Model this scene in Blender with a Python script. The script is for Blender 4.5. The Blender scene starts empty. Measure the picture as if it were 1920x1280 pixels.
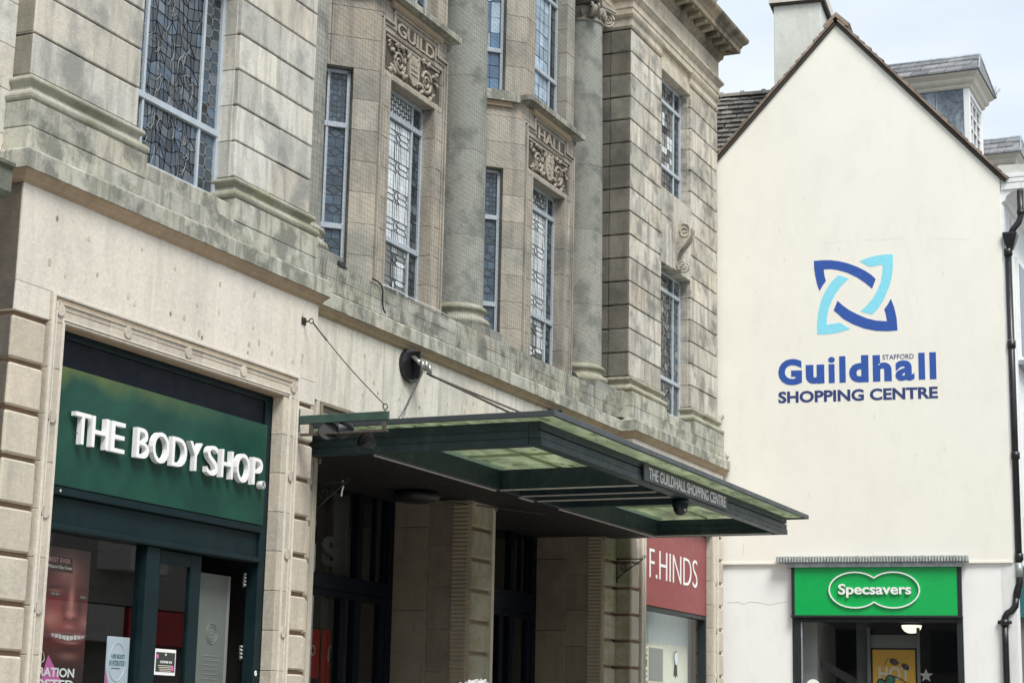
import bpy, bmesh, math, random
from mathutils import Vector, Matrix, Euler
random.seed(7)
R = math.radians
sc = bpy.context.scene
col = sc.collection

# ------------------------------------------------------------------ camera
yaw, pitch, roll = R(65.591), R(11.765), R(1.194)
fw = Vector((math.sin(yaw)*math.cos(pitch), math.cos(yaw)*math.cos(pitch), math.sin(pitch)))
r0 = Vector((math.cos(yaw), -math.sin(yaw), 0)); u0 = r0.cross(fw)
rt = math.cos(roll)*r0 + math.sin(roll)*u0; up = -math.sin(roll)*r0 + math.cos(roll)*u0
cam = bpy.data.objects.new('camera', bpy.data.cameras.new('camera')); col.objects.link(cam)
M = Matrix((rt, up, -fw)).transposed().to_4x4(); M.translation = Vector((0, -10, 1.55)); cam.matrix_world = M
cam.data.sensor_width = 36; cam.data.lens = 3444.9/1920*36; cam.data.clip_end = 600; cam.data.clip_start = 0.2
sc.camera = cam
# ------------------------------------------------------------------ world / sun
w = bpy.data.worlds.new('World'); sc.world = w; w.use_nodes = True
nt = w.node_tree; nt.nodes.clear()
N = nt.nodes.new; L = nt.links.new
out = N('ShaderNodeOutputWorld'); sky = N('ShaderNodeTexSky'); sky.sky_type = 'NISHITA'; sky.sun_disc = False
SUN_EL, SUN_AZ = R(54), R(218)          # azimuth clockwise from +Y : sun stands over the street, behind the camera
sky.sun_elevation = SUN_EL; sky.sun_rotation = SUN_AZ; sky.dust_density = 2.0; sky.air_density = 1.0
b1 = N('ShaderNodeBackground'); b1.inputs['Strength'].default_value = 0.13; L(sky.outputs[0], b1.inputs['Color'])
b2 = N('ShaderNodeBackground'); b2.inputs['Color'].default_value = (0.83, 0.895, 0.94, 1); b2.inputs['Strength'].default_value = 0.66
tc = N('ShaderNodeTexCoord'); mp = N('ShaderNodeMapping'); mp.inputs['Scale'].default_value = (1, 1, 3.0)
nz = N('ShaderNodeTexNoise'); nz.inputs['Scale'].default_value = 2.6; nz.inputs['Detail'].default_value = 6; nz.inputs['Roughness'].default_value = 0.5
cr = N('ShaderNodeMapRange'); cr.inputs['From Min'].default_value = 0.38; cr.inputs['From Max'].default_value = 0.60
cr.inputs['To Min'].default_value = 0.60; cr.inputs['To Max'].default_value = 1.0
mx = N('ShaderNodeMixShader')
L(tc.outputs['Generated'], mp.inputs['Vector']); L(mp.outputs[0], nz.inputs['Vector']); L(nz.outputs['Fac'], cr.inputs['Value'])
L(cr.outputs[0], mx.inputs[0]); L(b1.outputs[0], mx.inputs[1]); L(b2.outputs[0], mx.inputs[2]); L(mx.outputs[0], out.inputs['Surface'])
sd = bpy.data.lights.new('sun', 'SUN'); sd.energy = 2.3; sd.angle = R(24); sd.color = (1.0, 0.965, 0.90)
so = bpy.data.objects.new('sun', sd); col.objects.link(so)
sdir = Vector((math.sin(SUN_AZ)*math.cos(SUN_EL), math.cos(SUN_AZ)*math.cos(SUN_EL), math.sin(SUN_EL)))
so.rotation_euler = sdir.to_track_quat('Z', 'Y').to_euler(); so.location = (0, -20, 30)
sc.view_settings.view_transform = 'Standard'; sc.view_settings.look = 'None'; sc.view_settings.gamma = 1
sc.view_settings.exposure = 0.76
sc.view_settings.use_curve_mapping = False

# ------------------------------------------------------------------ materials
MAT = {}
def newmat(name):
    m = bpy.data.materials.new(name); m.use_nodes = True; nt = m.node_tree
    MAT[name] = m
    return m, nt, nt.nodes['Principled BSDF']
def ramp(nt, fac, lo, hi, a=0.0, b=1.0):
    n = nt.nodes.new('ShaderNodeMapRange'); n.inputs['From Min'].default_value = lo; n.inputs['From Max'].default_value = hi
    n.inputs['To Min'].default_value = a; n.inputs['To Max'].default_value = b; nt.links.new(fac, n.inputs['Value']); return n.outputs[0]
def noise(nt, vec, scale, detail=4, rough=0.55, mscale=None):
    if mscale:
        m = nt.nodes.new('ShaderNodeMapping'); m.inputs['Scale'].default_value = mscale; nt.links.new(vec, m.inputs['Vector']); vec = m.outputs[0]
    n = nt.nodes.new('ShaderNodeTexNoise'); n.inputs['Scale'].default_value = scale; n.inputs['Detail'].default_value = detail
    n.inputs['Roughness'].default_value = rough; nt.links.new(vec, n.inputs['Vector']); return n.outputs['Fac']
def mix(nt, fac, a, b, mode='MIX'):
    n = nt.nodes.new('ShaderNodeMix'); n.data_type = 'RGBA'; n.blend_type = mode
    if isinstance(fac, (int, float)): n.inputs[0].default_value = fac
    else: nt.links.new(fac, n.inputs[0])
    for i, c in ((6, a), (7, b)):
        if isinstance(c, tuple): n.inputs[i].default_value = (*c, 1) if len(c) == 3 else c
        else: nt.links.new(c, n.inputs[i])
    return n.outputs[2]
def mathn(nt, op, a, b):
    n = nt.nodes.new('ShaderNodeMath'); n.operation = op; n.use_clamp = op == 'MULTIPLY'
    for i, c in ((0, a), (1, b)):
        if isinstance(c, (int, float)): n.inputs[i].default_value = c
        else: nt.links.new(c, n.inputs[i])
    return n.outputs[0]
def bump(nt, bs, fac, strength, dist=0.01):
    b = nt.nodes.new('ShaderNodeBump'); b.inputs['Strength'].default_value = strength; b.inputs['Distance'].default_value = dist
    nt.links.new(fac, b.inputs['Height']); nt.links.new(b.outputs[0], bs.inputs['Normal'])
def pos(nt):
    return nt.nodes.new('ShaderNodeNewGeometry').outputs['Position']
def rnd(nt):
    return nt.nodes.new('ShaderNodeObjectInfo').outputs['Random']

def stone(name, base, warm, dirt, dirt_lo=0.5, dirt_hi=0.7, dirt_amt=0.75, moss=0.0, var=0.16, streak=0.6, blotch=(0.30, 0.30, 0.27), mscale=1.3):
    m, nt, bs = newmat(name); p = pos(nt); r = rnd(nt)
    c = mix(nt, ramp(nt, r, 0.55, 1.0), base, warm)
    c = mix(nt, ramp(nt, noise(nt, p, 0.9, 5), 0.4, 0.7, 0, 0.8), c, tuple(0.5*(a+b) for a, b in zip(base, warm)))
    big = ramp(nt, noise(nt, p, mscale, 7, 0.62), dirt_lo, dirt_hi)
    st = ramp(nt, noise(nt, p, 3.2, 5, 0.6, (2.2, 2.2, 0.32)), 0.46, 0.66)
    d = mathn(nt, 'MAXIMUM', big, mathn(nt, 'MULTIPLY', st, streak))
    d = mathn(nt, 'MULTIPLY', d, dirt_amt)
    c = mix(nt, d, c, dirt)
    bl = ramp(nt, noise(nt, p, 7, 6, 0.7), 0.56, 0.72, 0, 0.55)
    c = mix(nt, mathn(nt, 'MULTIPLY', bl, dirt_amt), c, blotch)
    if moss:
        ms = ramp(nt, noise(nt, p, 2.3, 6, 0.65, (1, 1, 2.4)), 0.47, 0.62)
        c = mix(nt, mathn(nt, 'MULTIPLY', ms, moss), c, (0.20, 0.21, 0.07))
    v = ramp(nt, noise(nt, p, 26, 5, 0.8), 0.3, 0.7, 0.88, 1.10)
    rv = ramp(nt, r, 0, 1, 1-var, 1+var*0.6)
    # random value reshuffled so that tone and warmth are not locked together
    wn = nt.nodes.new('ShaderNodeTexWhiteNoise'); wn.noise_dimensions = '1D'; nt.links.new(r, wn.inputs['W'])
    rv = ramp(nt, wn.outputs['Value'], 0, 1, 1-var, 1+var*0.6)
    vv = nt.nodes.new('ShaderNodeCombineColor'); mm = mathn(nt, 'MULTIPLY', v, 1.0); mm.node.use_clamp = False
    k = mathn(nt, 'MULTIPLY', v, rv); k.node.use_clamp = False
    for i in range(3): nt.links.new(k, vv.inputs[i])
    c = mix(nt, 1.0, c, vv.outputs[0], 'MULTIPLY')
    nt.links.new(c, bs.inputs['Base Color']); bs.inputs['Roughness'].default_value = 0.93; bs.inputs['Specular IOR Level'].default_value = 0.25
    bump(nt, bs, noise(nt, p, 18, 7, 0.75), 0.6, 0.014)
    return m
def plain(name, c, rough=0.6, metal=0.0, spec=0.5, var=0.12, scale=6.0, bumpy=0.0, dirt=None, coat=0.0, rvar=0.0):
    m, nt, bs = newmat(name); p = pos(nt)
    f = ramp(nt, noise(nt, p, scale, 5, 0.65), 0.3, 0.7)
    cc = mix(nt, f, tuple(x*(1-var) for x in c), tuple(min(1, x*(1+var)) for x in c))
    if dirt:
        cc = mix(nt, ramp(nt, noise(nt, p, 2.4, 7, 0.7, (1.5, 1.5, 0.6)), 0.5, 0.72, 0, dirt[1]), cc, dirt[0])
    if rvar:
        g = nt.nodes.new('ShaderNodeCombineColor'); k = ramp(nt, rnd(nt), 0, 1, 1-rvar, 1+rvar)
        for i in range(3): nt.links.new(k, g.inputs[i])
        cc = mix(nt, 1.0, cc, g.outputs[0], 'MULTIPLY')
    nt.links.new(cc, bs.inputs['Base Color']); bs.inputs['Metallic'].default_value = metal; bs.inputs['Specular IOR Level'].default_value = spec
    bs.inputs['Coat Weight'].default_value = coat
    nt.links.new(ramp(nt, noise(nt, p, scale*2, 4), 0.3, 0.7, max(0.02, rough-0.08), min(1, rough+0.08)), bs.inputs['Roughness'])
    if bumpy: bump(nt, bs, noise(nt, p, scale*4, 5, 0.7), bumpy, 0.01)
    return m

# guildhall stones
stone('ashlar_warm', (0.675, 0.64, 0.57), (0.68, 0.625, 0.54), (0.53, 0.50, 0.45), 0.54, 0.76, 0.65, var=0.04, streak=0.8, blotch=(0.56, 0.52, 0.46))
stone('return_dark', (0.13, 0.12, 0.105), (0.14, 0.12, 0.10), (0.07, 0.065, 0.06), 0.46, 0.66, 0.7, var=0.1, blotch=(0.06, 0.06, 0.055))  # left return: grime and the shade on it both put into the colour
stone('ledge_dark', (0.23, 0.245, 0.215), (0.24, 0.245, 0.20), (0.09, 0.10, 0.085), 0.44, 0.6, 0.9, moss=0.3, var=0.1, blotch=(0.06, 0.065, 0.06))
stone('quoin_warm', (0.55, 0.51, 0.435), (0.57, 0.505, 0.41), (0.36, 0.35, 0.31), 0.52, 0.72, 0.7, var=0.12, streak=0.6)
stone('quoin_groove',  (0.30, 0.215, 0.155), (0.31, 0.22, 0.16), (0.22, 0.17, 0.13), var=0.05)
stone('rusticated', (0.59, 0.585, 0.54), (0.62, 0.565, 0.47), (0.30, 0.305, 0.285), 0.50, 0.62, 0.85, var=0.20, streak=0.9, blotch=(0.27, 0.275, 0.255))
stone('rusticated_far', (0.56, 0.54, 0.48), (0.58, 0.52, 0.43), (0.22, 0.215, 0.195), 0.47, 0.61, 0.88, var=0.2, streak=0.9, blotch=(0.16, 0.155, 0.14), mscale=2.1)
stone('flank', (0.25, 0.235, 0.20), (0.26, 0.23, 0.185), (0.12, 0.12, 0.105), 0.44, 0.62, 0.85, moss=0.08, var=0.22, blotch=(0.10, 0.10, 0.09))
stone('ledge', (0.455, 0.455, 0.405), (0.485, 0.46, 0.385), (0.17, 0.175, 0.155), 0.49, 0.61, 0.85, moss=0.15, var=0.16, streak=1.0, blotch=(0.15, 0.155, 0.135), mscale=3.0)
stone('torus_moss', (0.43, 0.42, 0.37), (0.43, 0.41, 0.33), (0.22, 0.225, 0.18), 0.45, 0.62, 0.8, moss=0.42, var=0.06)
stone('mould_brown',   (0.43, 0.335, 0.235), (0.45, 0.35, 0.24), (0.25, 0.20, 0.15), 0.5, 0.7, 0.6, var=0.10)
stone('bay', (0.425, 0.40, 0.35), (0.455, 0.39, 0.31), (0.25, 0.25, 0.225), 0.46, 0.62, 0.85, var=0.18, streak=0.9, blotch=(0.23, 0.22, 0.195))
stone('bay_frame', (0.43, 0.395, 0.345), (0.445, 0.39, 0.32), (0.22, 0.21, 0.185), 0.46, 0.64, 0.85, var=0.10, streak=0.9)
stone('carving', (0.44, 0.395, 0.33), (0.45, 0.39, 0.315), (0.24, 0.22, 0.19), 0.46, 0.66, 0.7, var=0.05)
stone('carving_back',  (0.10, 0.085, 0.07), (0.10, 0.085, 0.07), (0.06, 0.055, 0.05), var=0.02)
stone('column', (0.315, 0.33, 0.30), (0.33, 0.325, 0.29), (0.17, 0.18, 0.165), 0.47, 0.62, 0.8, moss=0.0, var=0.12, streak=0.2, blotch=(0.17, 0.175, 0.16), mscale=2.8)
stone('entablature', (0.54, 0.49, 0.405), (0.56, 0.49, 0.39), (0.25, 0.235, 0.20), 0.49, 0.66, 0.8, var=0.08)
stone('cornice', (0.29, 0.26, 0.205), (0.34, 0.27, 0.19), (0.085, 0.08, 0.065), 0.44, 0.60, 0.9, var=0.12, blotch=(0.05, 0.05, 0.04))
stone('pale_ashlar', (0.66, 0.635, 0.565), (0.67, 0.62, 0.53), (0.40, 0.41, 0.38), 0.52, 0.72, 0.75, var=0.08, streak=0.9)
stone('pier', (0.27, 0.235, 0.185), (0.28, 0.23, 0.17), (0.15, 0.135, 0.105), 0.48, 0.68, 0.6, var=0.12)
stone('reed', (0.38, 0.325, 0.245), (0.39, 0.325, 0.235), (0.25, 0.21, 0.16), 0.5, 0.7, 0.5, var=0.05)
stone('pier_moss', (0.40, 0.38, 0.30), (0.41, 0.38, 0.28), (0.18, 0.19, 0.13), 0.46, 0.66, 0.75, moss=0.45, var=0.10)
stone('mould_pale', (0.55, 0.49, 0.40), (0.60, 0.56, 0.48), (0.42, 0.38, 0.32), var=0.15)
stone('joint', (0.05, 0.045, 0.037), (0.05, 0.045, 0.037), (0.05, 0.045, 0.04), var=0.0)
stone('joint_pale',    (0.42, 0.39, 0.33), (0.42, 0.39, 0.33), (0.33, 0.30, 0.26), var=0.0)
# render, slates, timber
plain('render_cream', (0.825, 0.81, 0.745), 0.85, var=0.022, scale=0.9, bumpy=0.3, dirt=((0.70, 0.69, 0.63), 0.32), spec=0.2)
plain('render_white', (0.84, 0.85, 0.845), 0.8, var=0.02, scale=1.5, bumpy=0.15, dirt=((0.70, 0.72, 0.69), 0.35), spec=0.2)
plain('render_chimney', (0.60, 0.62, 0.58), 0.9, var=0.08, scale=5, bumpy=0.4, dirt=((0.40, 0.41, 0.38), 0.6), spec=0.2)
plain('white_paint', (0.78, 0.80, 0.80), 0.5, var=0.03, dirt=((0.55, 0.56, 0.54), 0.5))
plain('crack_line', (0.50, 0.49, 0.44), 0.8)
plain('cream_paint', (0.55, 0.53, 0.46), 0.5, var=0.06, dirt=((0.36, 0.35, 0.30), 0.5))
plain('lead_dark', (0.12, 0.15, 0.18), 0.5, 0.2, var=0.5, scale=11, dirt=((0.42, 0.49, 0.55), 0.75))
plain('lead_rib', (0.46, 0.49, 0.46), 0.6, 0.1, var=0.35, scale=18, dirt=((0.25, 0.28, 0.26), 0.7))
plain('lead_pale', (0.30, 0.34, 0.37), 0.55, 0.2, var=0.3, scale=14, dirt=((0.16, 0.18, 0.22), 0.7), bumpy=0.3)
plain('slate', (0.16, 0.165, 0.175), 0.6, var=0.25, scale=9, rvar=0.3, bumpy=0.3, dirt=((0.34, 0.34, 0.33), 0.4))
plain('roof_tile', (0.19, 0.18, 0.165), 0.85, var=0.4, scale=12, rvar=0.5, bumpy=0.5, dirt=((0.42, 0.41, 0.37), 0.65))
plain('ridge_tile', (0.22, 0.21, 0.19), 0.85, var=0.3, scale=8, rvar=0.3, bumpy=0.5, dirt=((0.36, 0.28, 0.18), 0.4))
plain('verge_tile', (0.24, 0.185, 0.145), 0.85, var=0.25, scale=8, rvar=0.25, bumpy=0.4, dirt=((0.12, 0.10, 0.08), 0.5))
plain('verge_dark', (0.045, 0.038, 0.032), 0.85, var=0.2)
plain('cast_iron', (0.012, 0.013, 0.015), 0.35, var=0.3, spec=0.5)
plain('iron', (0.015, 0.014, 0.014), 0.6, var=0.3)
plain('pipe_tape', (0.35, 0.38, 0.38), 0.4, 0.4, var=0.6, scale=40)
# metals / paint
plain('canopy_steel', (0.026, 0.046, 0.054), 0.45, 0.0, spec=0.28, var=0.2, scale=5, dirt=((0.12, 0.14, 0.13), 0.35))
plain('canopy_trim', (0.045, 0.055, 0.062), 0.4, 0.0, spec=0.35, var=0.15, scale=5)
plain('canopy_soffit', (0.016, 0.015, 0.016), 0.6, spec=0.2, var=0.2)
plain('algae_bar', (0.34, 0.44, 0.26), 0.6)
plain('pale_rail', (0.42, 0.60, 0.50), 0.5)
plain('light_strip', (0.62, 0.58, 0.58), 0.4, var=0.05)
plain('dark_frame', (0.006, 0.018, 0.023), 0.45, spec=0.18, var=0.25, scale=4, dirt=((0.02, 0.035, 0.04), 0.3))
plain('navy_frame', (0.003, 0.006, 0.013), 0.45, spec=0.15, var=0.2)
plain('bar_green', (0.035, 0.075, 0.06), 0.5, var=0.2, dirt=((0.2, 0.22, 0.2), 0.3))
plain('galv', (0.30, 0.30, 0.29), 0.35, 0.6, var=0.2, scale=30)
plain('rust_steel', (0.10, 0.085, 0.075), 0.5, 0.3, var=0.4, scale=30)
plain('window_frame', (0.42, 0.48, 0.54), 0.45, var=0.08, dirt=((0.26, 0.28, 0.30), 0.4))
plain('lead_came', (0.07, 0.08, 0.09), 0.5, 0.2, var=0.2)
plain('lead_catchlight', (0.26, 0.28, 0.29), 0.6, 0.0, spec=0.2)  # light caught by the raised leads is put into this paler grey
plain('lead_came_pale', (0.20, 0.22, 0.23), 0.5, 0.2, var=0.3)
plain('sign_white', (0.86, 0.87, 0.87), 0.4, var=0.01)
plain('letter_side', (0.80, 0.81, 0.81), 0.4, var=0.02)
plain('sign_red', (0.27, 0.055, 0.06), 0.45, var=0.05, spec=0.5)
plain('sign_green', (0.0, 0.40, 0.085), 0.35, var=0.04, scale=2)
plain('sign_edge', (0.022, 0.028, 0.032), 0.4, spec=0.3, var=0.1)
plain('blue_paint', (0.020, 0.082, 0.37), 0.6, var=0.14, scale=14)
plain('navy_paint', (0.020, 0.042, 0.17), 0.6, var=0.14, scale=14)
plain('sky_paint', (0.235, 0.68, 0.84), 0.6, var=0.06, scale=14)
plain('black', (0.006, 0.006, 0.007), 0.5, var=0.2)
plain('interior', (0.012, 0.011, 0.011), 0.8, var=0.3)
plain('interior_grey', (0.12, 0.125, 0.12), 0.7, var=0.1)
plain('board_grey', (0.13, 0.15, 0.14), 0.6, var=0.06)
plain('interior_mid', (0.20, 0.215, 0.205), 0.7, var=0.06)
plain('interior_pale', (0.80, 0.82, 0.70), 0.7, var=0.06)
plain('interior_blue', (0.70, 0.80, 0.82), 0.7, var=0.04)
plain('poster_red', (0.62, 0.03, 0.025), 0.5, var=0.05)
plain('poster_white', (0.62, 0.70, 0.80), 0.4, var=0.03)
plain('poster_teal', (0.04, 0.18, 0.20), 0.4)
plain('poster_pink', (0.62, 0.14, 0.42), 0.4, var=0.05)
plain('poster_blush', (0.62, 0.30, 0.30), 0.5)
plain('poster_dark', (0.035, 0.045, 0.04), 0.5)
plain('poster_orange', (0.80, 0.44, 0.05), 0.5, var=0.06, scale=3)
plain('poster_cream', (0.70, 0.66, 0.55), 0.5, var=0.05)
plain('lens_brown', (0.10, 0.055, 0.06), 0.25, var=0.1)
plain('lens_green', (0.05, 0.22, 0.14), 0.2, var=0.3, scale=12)
plain('skin', (0.20, 0.085, 0.060), 0.45, var=0.18, scale=5)
plain('skin_dark', (0.055, 0.022, 0.018), 0.5, var=0.2, scale=5)
plain('skin_light', (0.44, 0.24, 0.19), 0.4, var=0.15, scale=6)
plain('lip', (0.16, 0.045, 0.045), 0.35, var=0.1)
plain('tooth', (0.78, 0.76, 0.72), 0.3, var=0.03)
plain('hair_white', (0.50, 0.50, 0.49), 0.7, var=0.35, scale=30, bumpy=0.8)
plain('skin_pale', (0.55, 0.33, 0.25), 0.55, var=0.06)
plain('coat', (0.05, 0.06, 0.09), 0.8, var=0.15)
plain('paving', (0.30, 0.285, 0.26), 0.85, var=0.12, scale=2, bumpy=0.3, rvar=0.15)
plain('ground', (0.27, 0.26, 0.24), 0.9, var=0.1, scale=1)
plain('brick_far', (0.62, 0.58, 0.52), 0.85, var=0.1)
plain('brown_stone_far', (0.36, 0.33, 0.29), 0.85, var=0.1)
plain('net', (0.035, 0.035, 0.03), 0.8, var=0.1)
plain('weed', (0.10, 0.09, 0.05), 0.9, var=0.4)
plain('weed_green', (0.07, 0.11, 0.03), 0.9, var=0.4)
def emit(name, c, s):
    m, nt, bs = newmat(name); bs.inputs['Base Color'].default_value = (*c, 1); bs.inputs['Emission Color'].default_value = (*c, 1); bs.inputs['Emission Strength'].default_value = s
emit('lamp_glow', (1.0, 0.90, 0.72), 1.1)
# body shop panel: mottled green, yellower band along the top edge, weaker to the right
m, nt, bs = newmat('panel_green'); p = pos(nt)
sx = nt.nodes.new('ShaderNodeSeparateXYZ'); nt.links.new(p, sx.inputs[0])
c = mix(nt, ramp(nt, noise(nt, p, 1.6, 5, 0.6), 0.35, 0.65), (0.008, 0.045, 0.036), (0.014, 0.075, 0.052))
wob = mathn(nt, 'ADD', sx.outputs[2], mathn(nt, 'MULTIPLY', noise(nt, p, 2.4, 3, 0.5), 0.35)); wob.node.use_clamp = False
c = mix(nt, mathn(nt, 'MULTIPLY', ramp(nt, wob, 4.52, 4.68), ramp(nt, sx.outputs[0], 12.6, 15.2, 0.65, 0.05)), c, (0.16, 0.20, 0.045))
nt.links.new(c, bs.inputs['Base Color']); bs.inputs['Roughness'].default_value = 0.38; bs.inputs['Specular IOR Level'].default_value = 0.25
# canopy glass with algae: diffuse + translucent
def algae(name, g1, g2, dark, trans=0.6):
    m, nt, bs = newmat(name); p = pos(nt)
    c = mix(nt, ramp(nt, noise(nt, p, 2.2, 5, 0.6, (0.5, 1.6, 1)), 0.38, 0.62), g1, g2)
    c = mix(nt, ramp(nt, noise(nt, p, 5, 8, 0.8, (0.7, 1.5, 1)), 0.53, 0.62, 0, 0.80), c, dark)
    tl = nt.nodes.new('ShaderNodeBsdfTranslucent'); nt.links.new(c, tl.inputs['Color'])
    nt.links.new(c, bs.inputs['Base Color']); bs.inputs['Roughness'].default_value = 0.25
    ms = nt.nodes.new('ShaderNodeMixShader'); ms.inputs[0].default_value = trans
    nt.links.new(bs.outputs[0], ms.inputs[1]); nt.links.new(tl.outputs[0], ms.inputs[2]); nt.links.new(ms.outputs[0], nt.nodes['Material Output'].inputs['Surface'])
algae('canopy_glass', (0.40, 0.445, 0.35), (0.60, 0.655, 0.51), (0.12, 0.12, 0.07), 0.7)
algae('canopy_glass_clear', (0.36, 0.62, 0.46), (0.44, 0.68, 0.50), (0.30, 0.50, 0.36), 0.7)
# clear shop glass
def clear(name, tint=(0.86, 0.89, 0.89), f0=0.07):
    m, nt, bs = newmat(name); nt.nodes.remove(bs)
    tr = nt.nodes.new('ShaderNodeBsdfTransparent'); tr.inputs[0].default_value = (*tint, 1)
    gl = nt.nodes.new('ShaderNodeBsdfGlossy'); gl.inputs['Roughness'].default_value = 0.01; gl.inputs[0].default_value = (0.9, 0.95, 1, 1)
    lw = nt.nodes.new('ShaderNodeLayerWeight'); lw.inputs['Blend'].default_value = 0.5
    p5 = nt.nodes.new('ShaderNodeMath'); p5.operation = 'POWER'; nt.links.new(lw.outputs['Facing'], p5.inputs[0]); p5.inputs[1].default_value = 5
    ma = nt.nodes.new('ShaderNodeMath'); ma.operation = 'MULTIPLY_ADD'; nt.links.new(p5.outputs[0], ma.inputs[0]); ma.inputs[1].default_value = 0.93; ma.inputs[2].default_value = f0
    ms = nt.nodes.new('ShaderNodeMixShader')
    nt.links.new(ma.outputs[0], ms.inputs[0]); nt.links.new(tr.outputs[0], ms.inputs[1]); nt.links.new(gl.outputs[0], ms.inputs[2])
    nt.links.new(ms.outputs[0], nt.nodes['Material Output'].inputs['Surface'])
clear('shop_glass', f0=0.10); clear('shop_glass_clear', (0.95, 0.97, 0.96), 0.03); clear('shop_glass_dark', (0.66, 0.68, 0.68), 0.03)
def pane_mat(name, c, rough=0.12, var=0.3, spec=0.6):
    m, nt, bs = newmat(name); p = pos(nt); r = rnd(nt)
    g = nt.nodes.new('ShaderNodeCombineColor'); k = ramp(nt, r, 0, 1, 1-var, 1+var)
    for i in range(3): nt.links.new(k, g.inputs[i])
    cc = mix(nt, 1.0, mix(nt, ramp(nt, noise(nt, p, 6, 4), 0.35, 0.65), c, tuple(x*0.75 for x in c)), g.outputs[0], 'MULTIPLY')
    nt.links.new(cc, bs.inputs['Base Color']); bs.inputs['Roughness'].default_value = rough; bs.inputs['Specular IOR Level'].default_value = spec
    bump(nt, bs, noise(nt, p, 25, 2), 0.25, 0.004)
pane_mat('pane_pale', (0.70, 0.75, 0.78), var=.10); pane_mat('pane_blue', (0.075, 0.115, 0.165), var=.35); pane_mat('pane_dark', (0.030, 0.042, 0.058), var=0.6)
pane_mat('pane_smoke', (0.055, 0.068, 0.078), var=0.7); pane_mat('pane_grey', (0.19, 0.20, 0.195), var=0.4); pane_mat('pane_stained', (0.085, 0.10, 0.12), var=0.75)
pane_mat('pane_deepsky', (0.13, 0.22, 0.36), var=0.25); pane_mat('pane_sky', (0.42, 0.55, 0.68), var=0.25)  # blue of the mirrored sky laid into the pane colour

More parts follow.
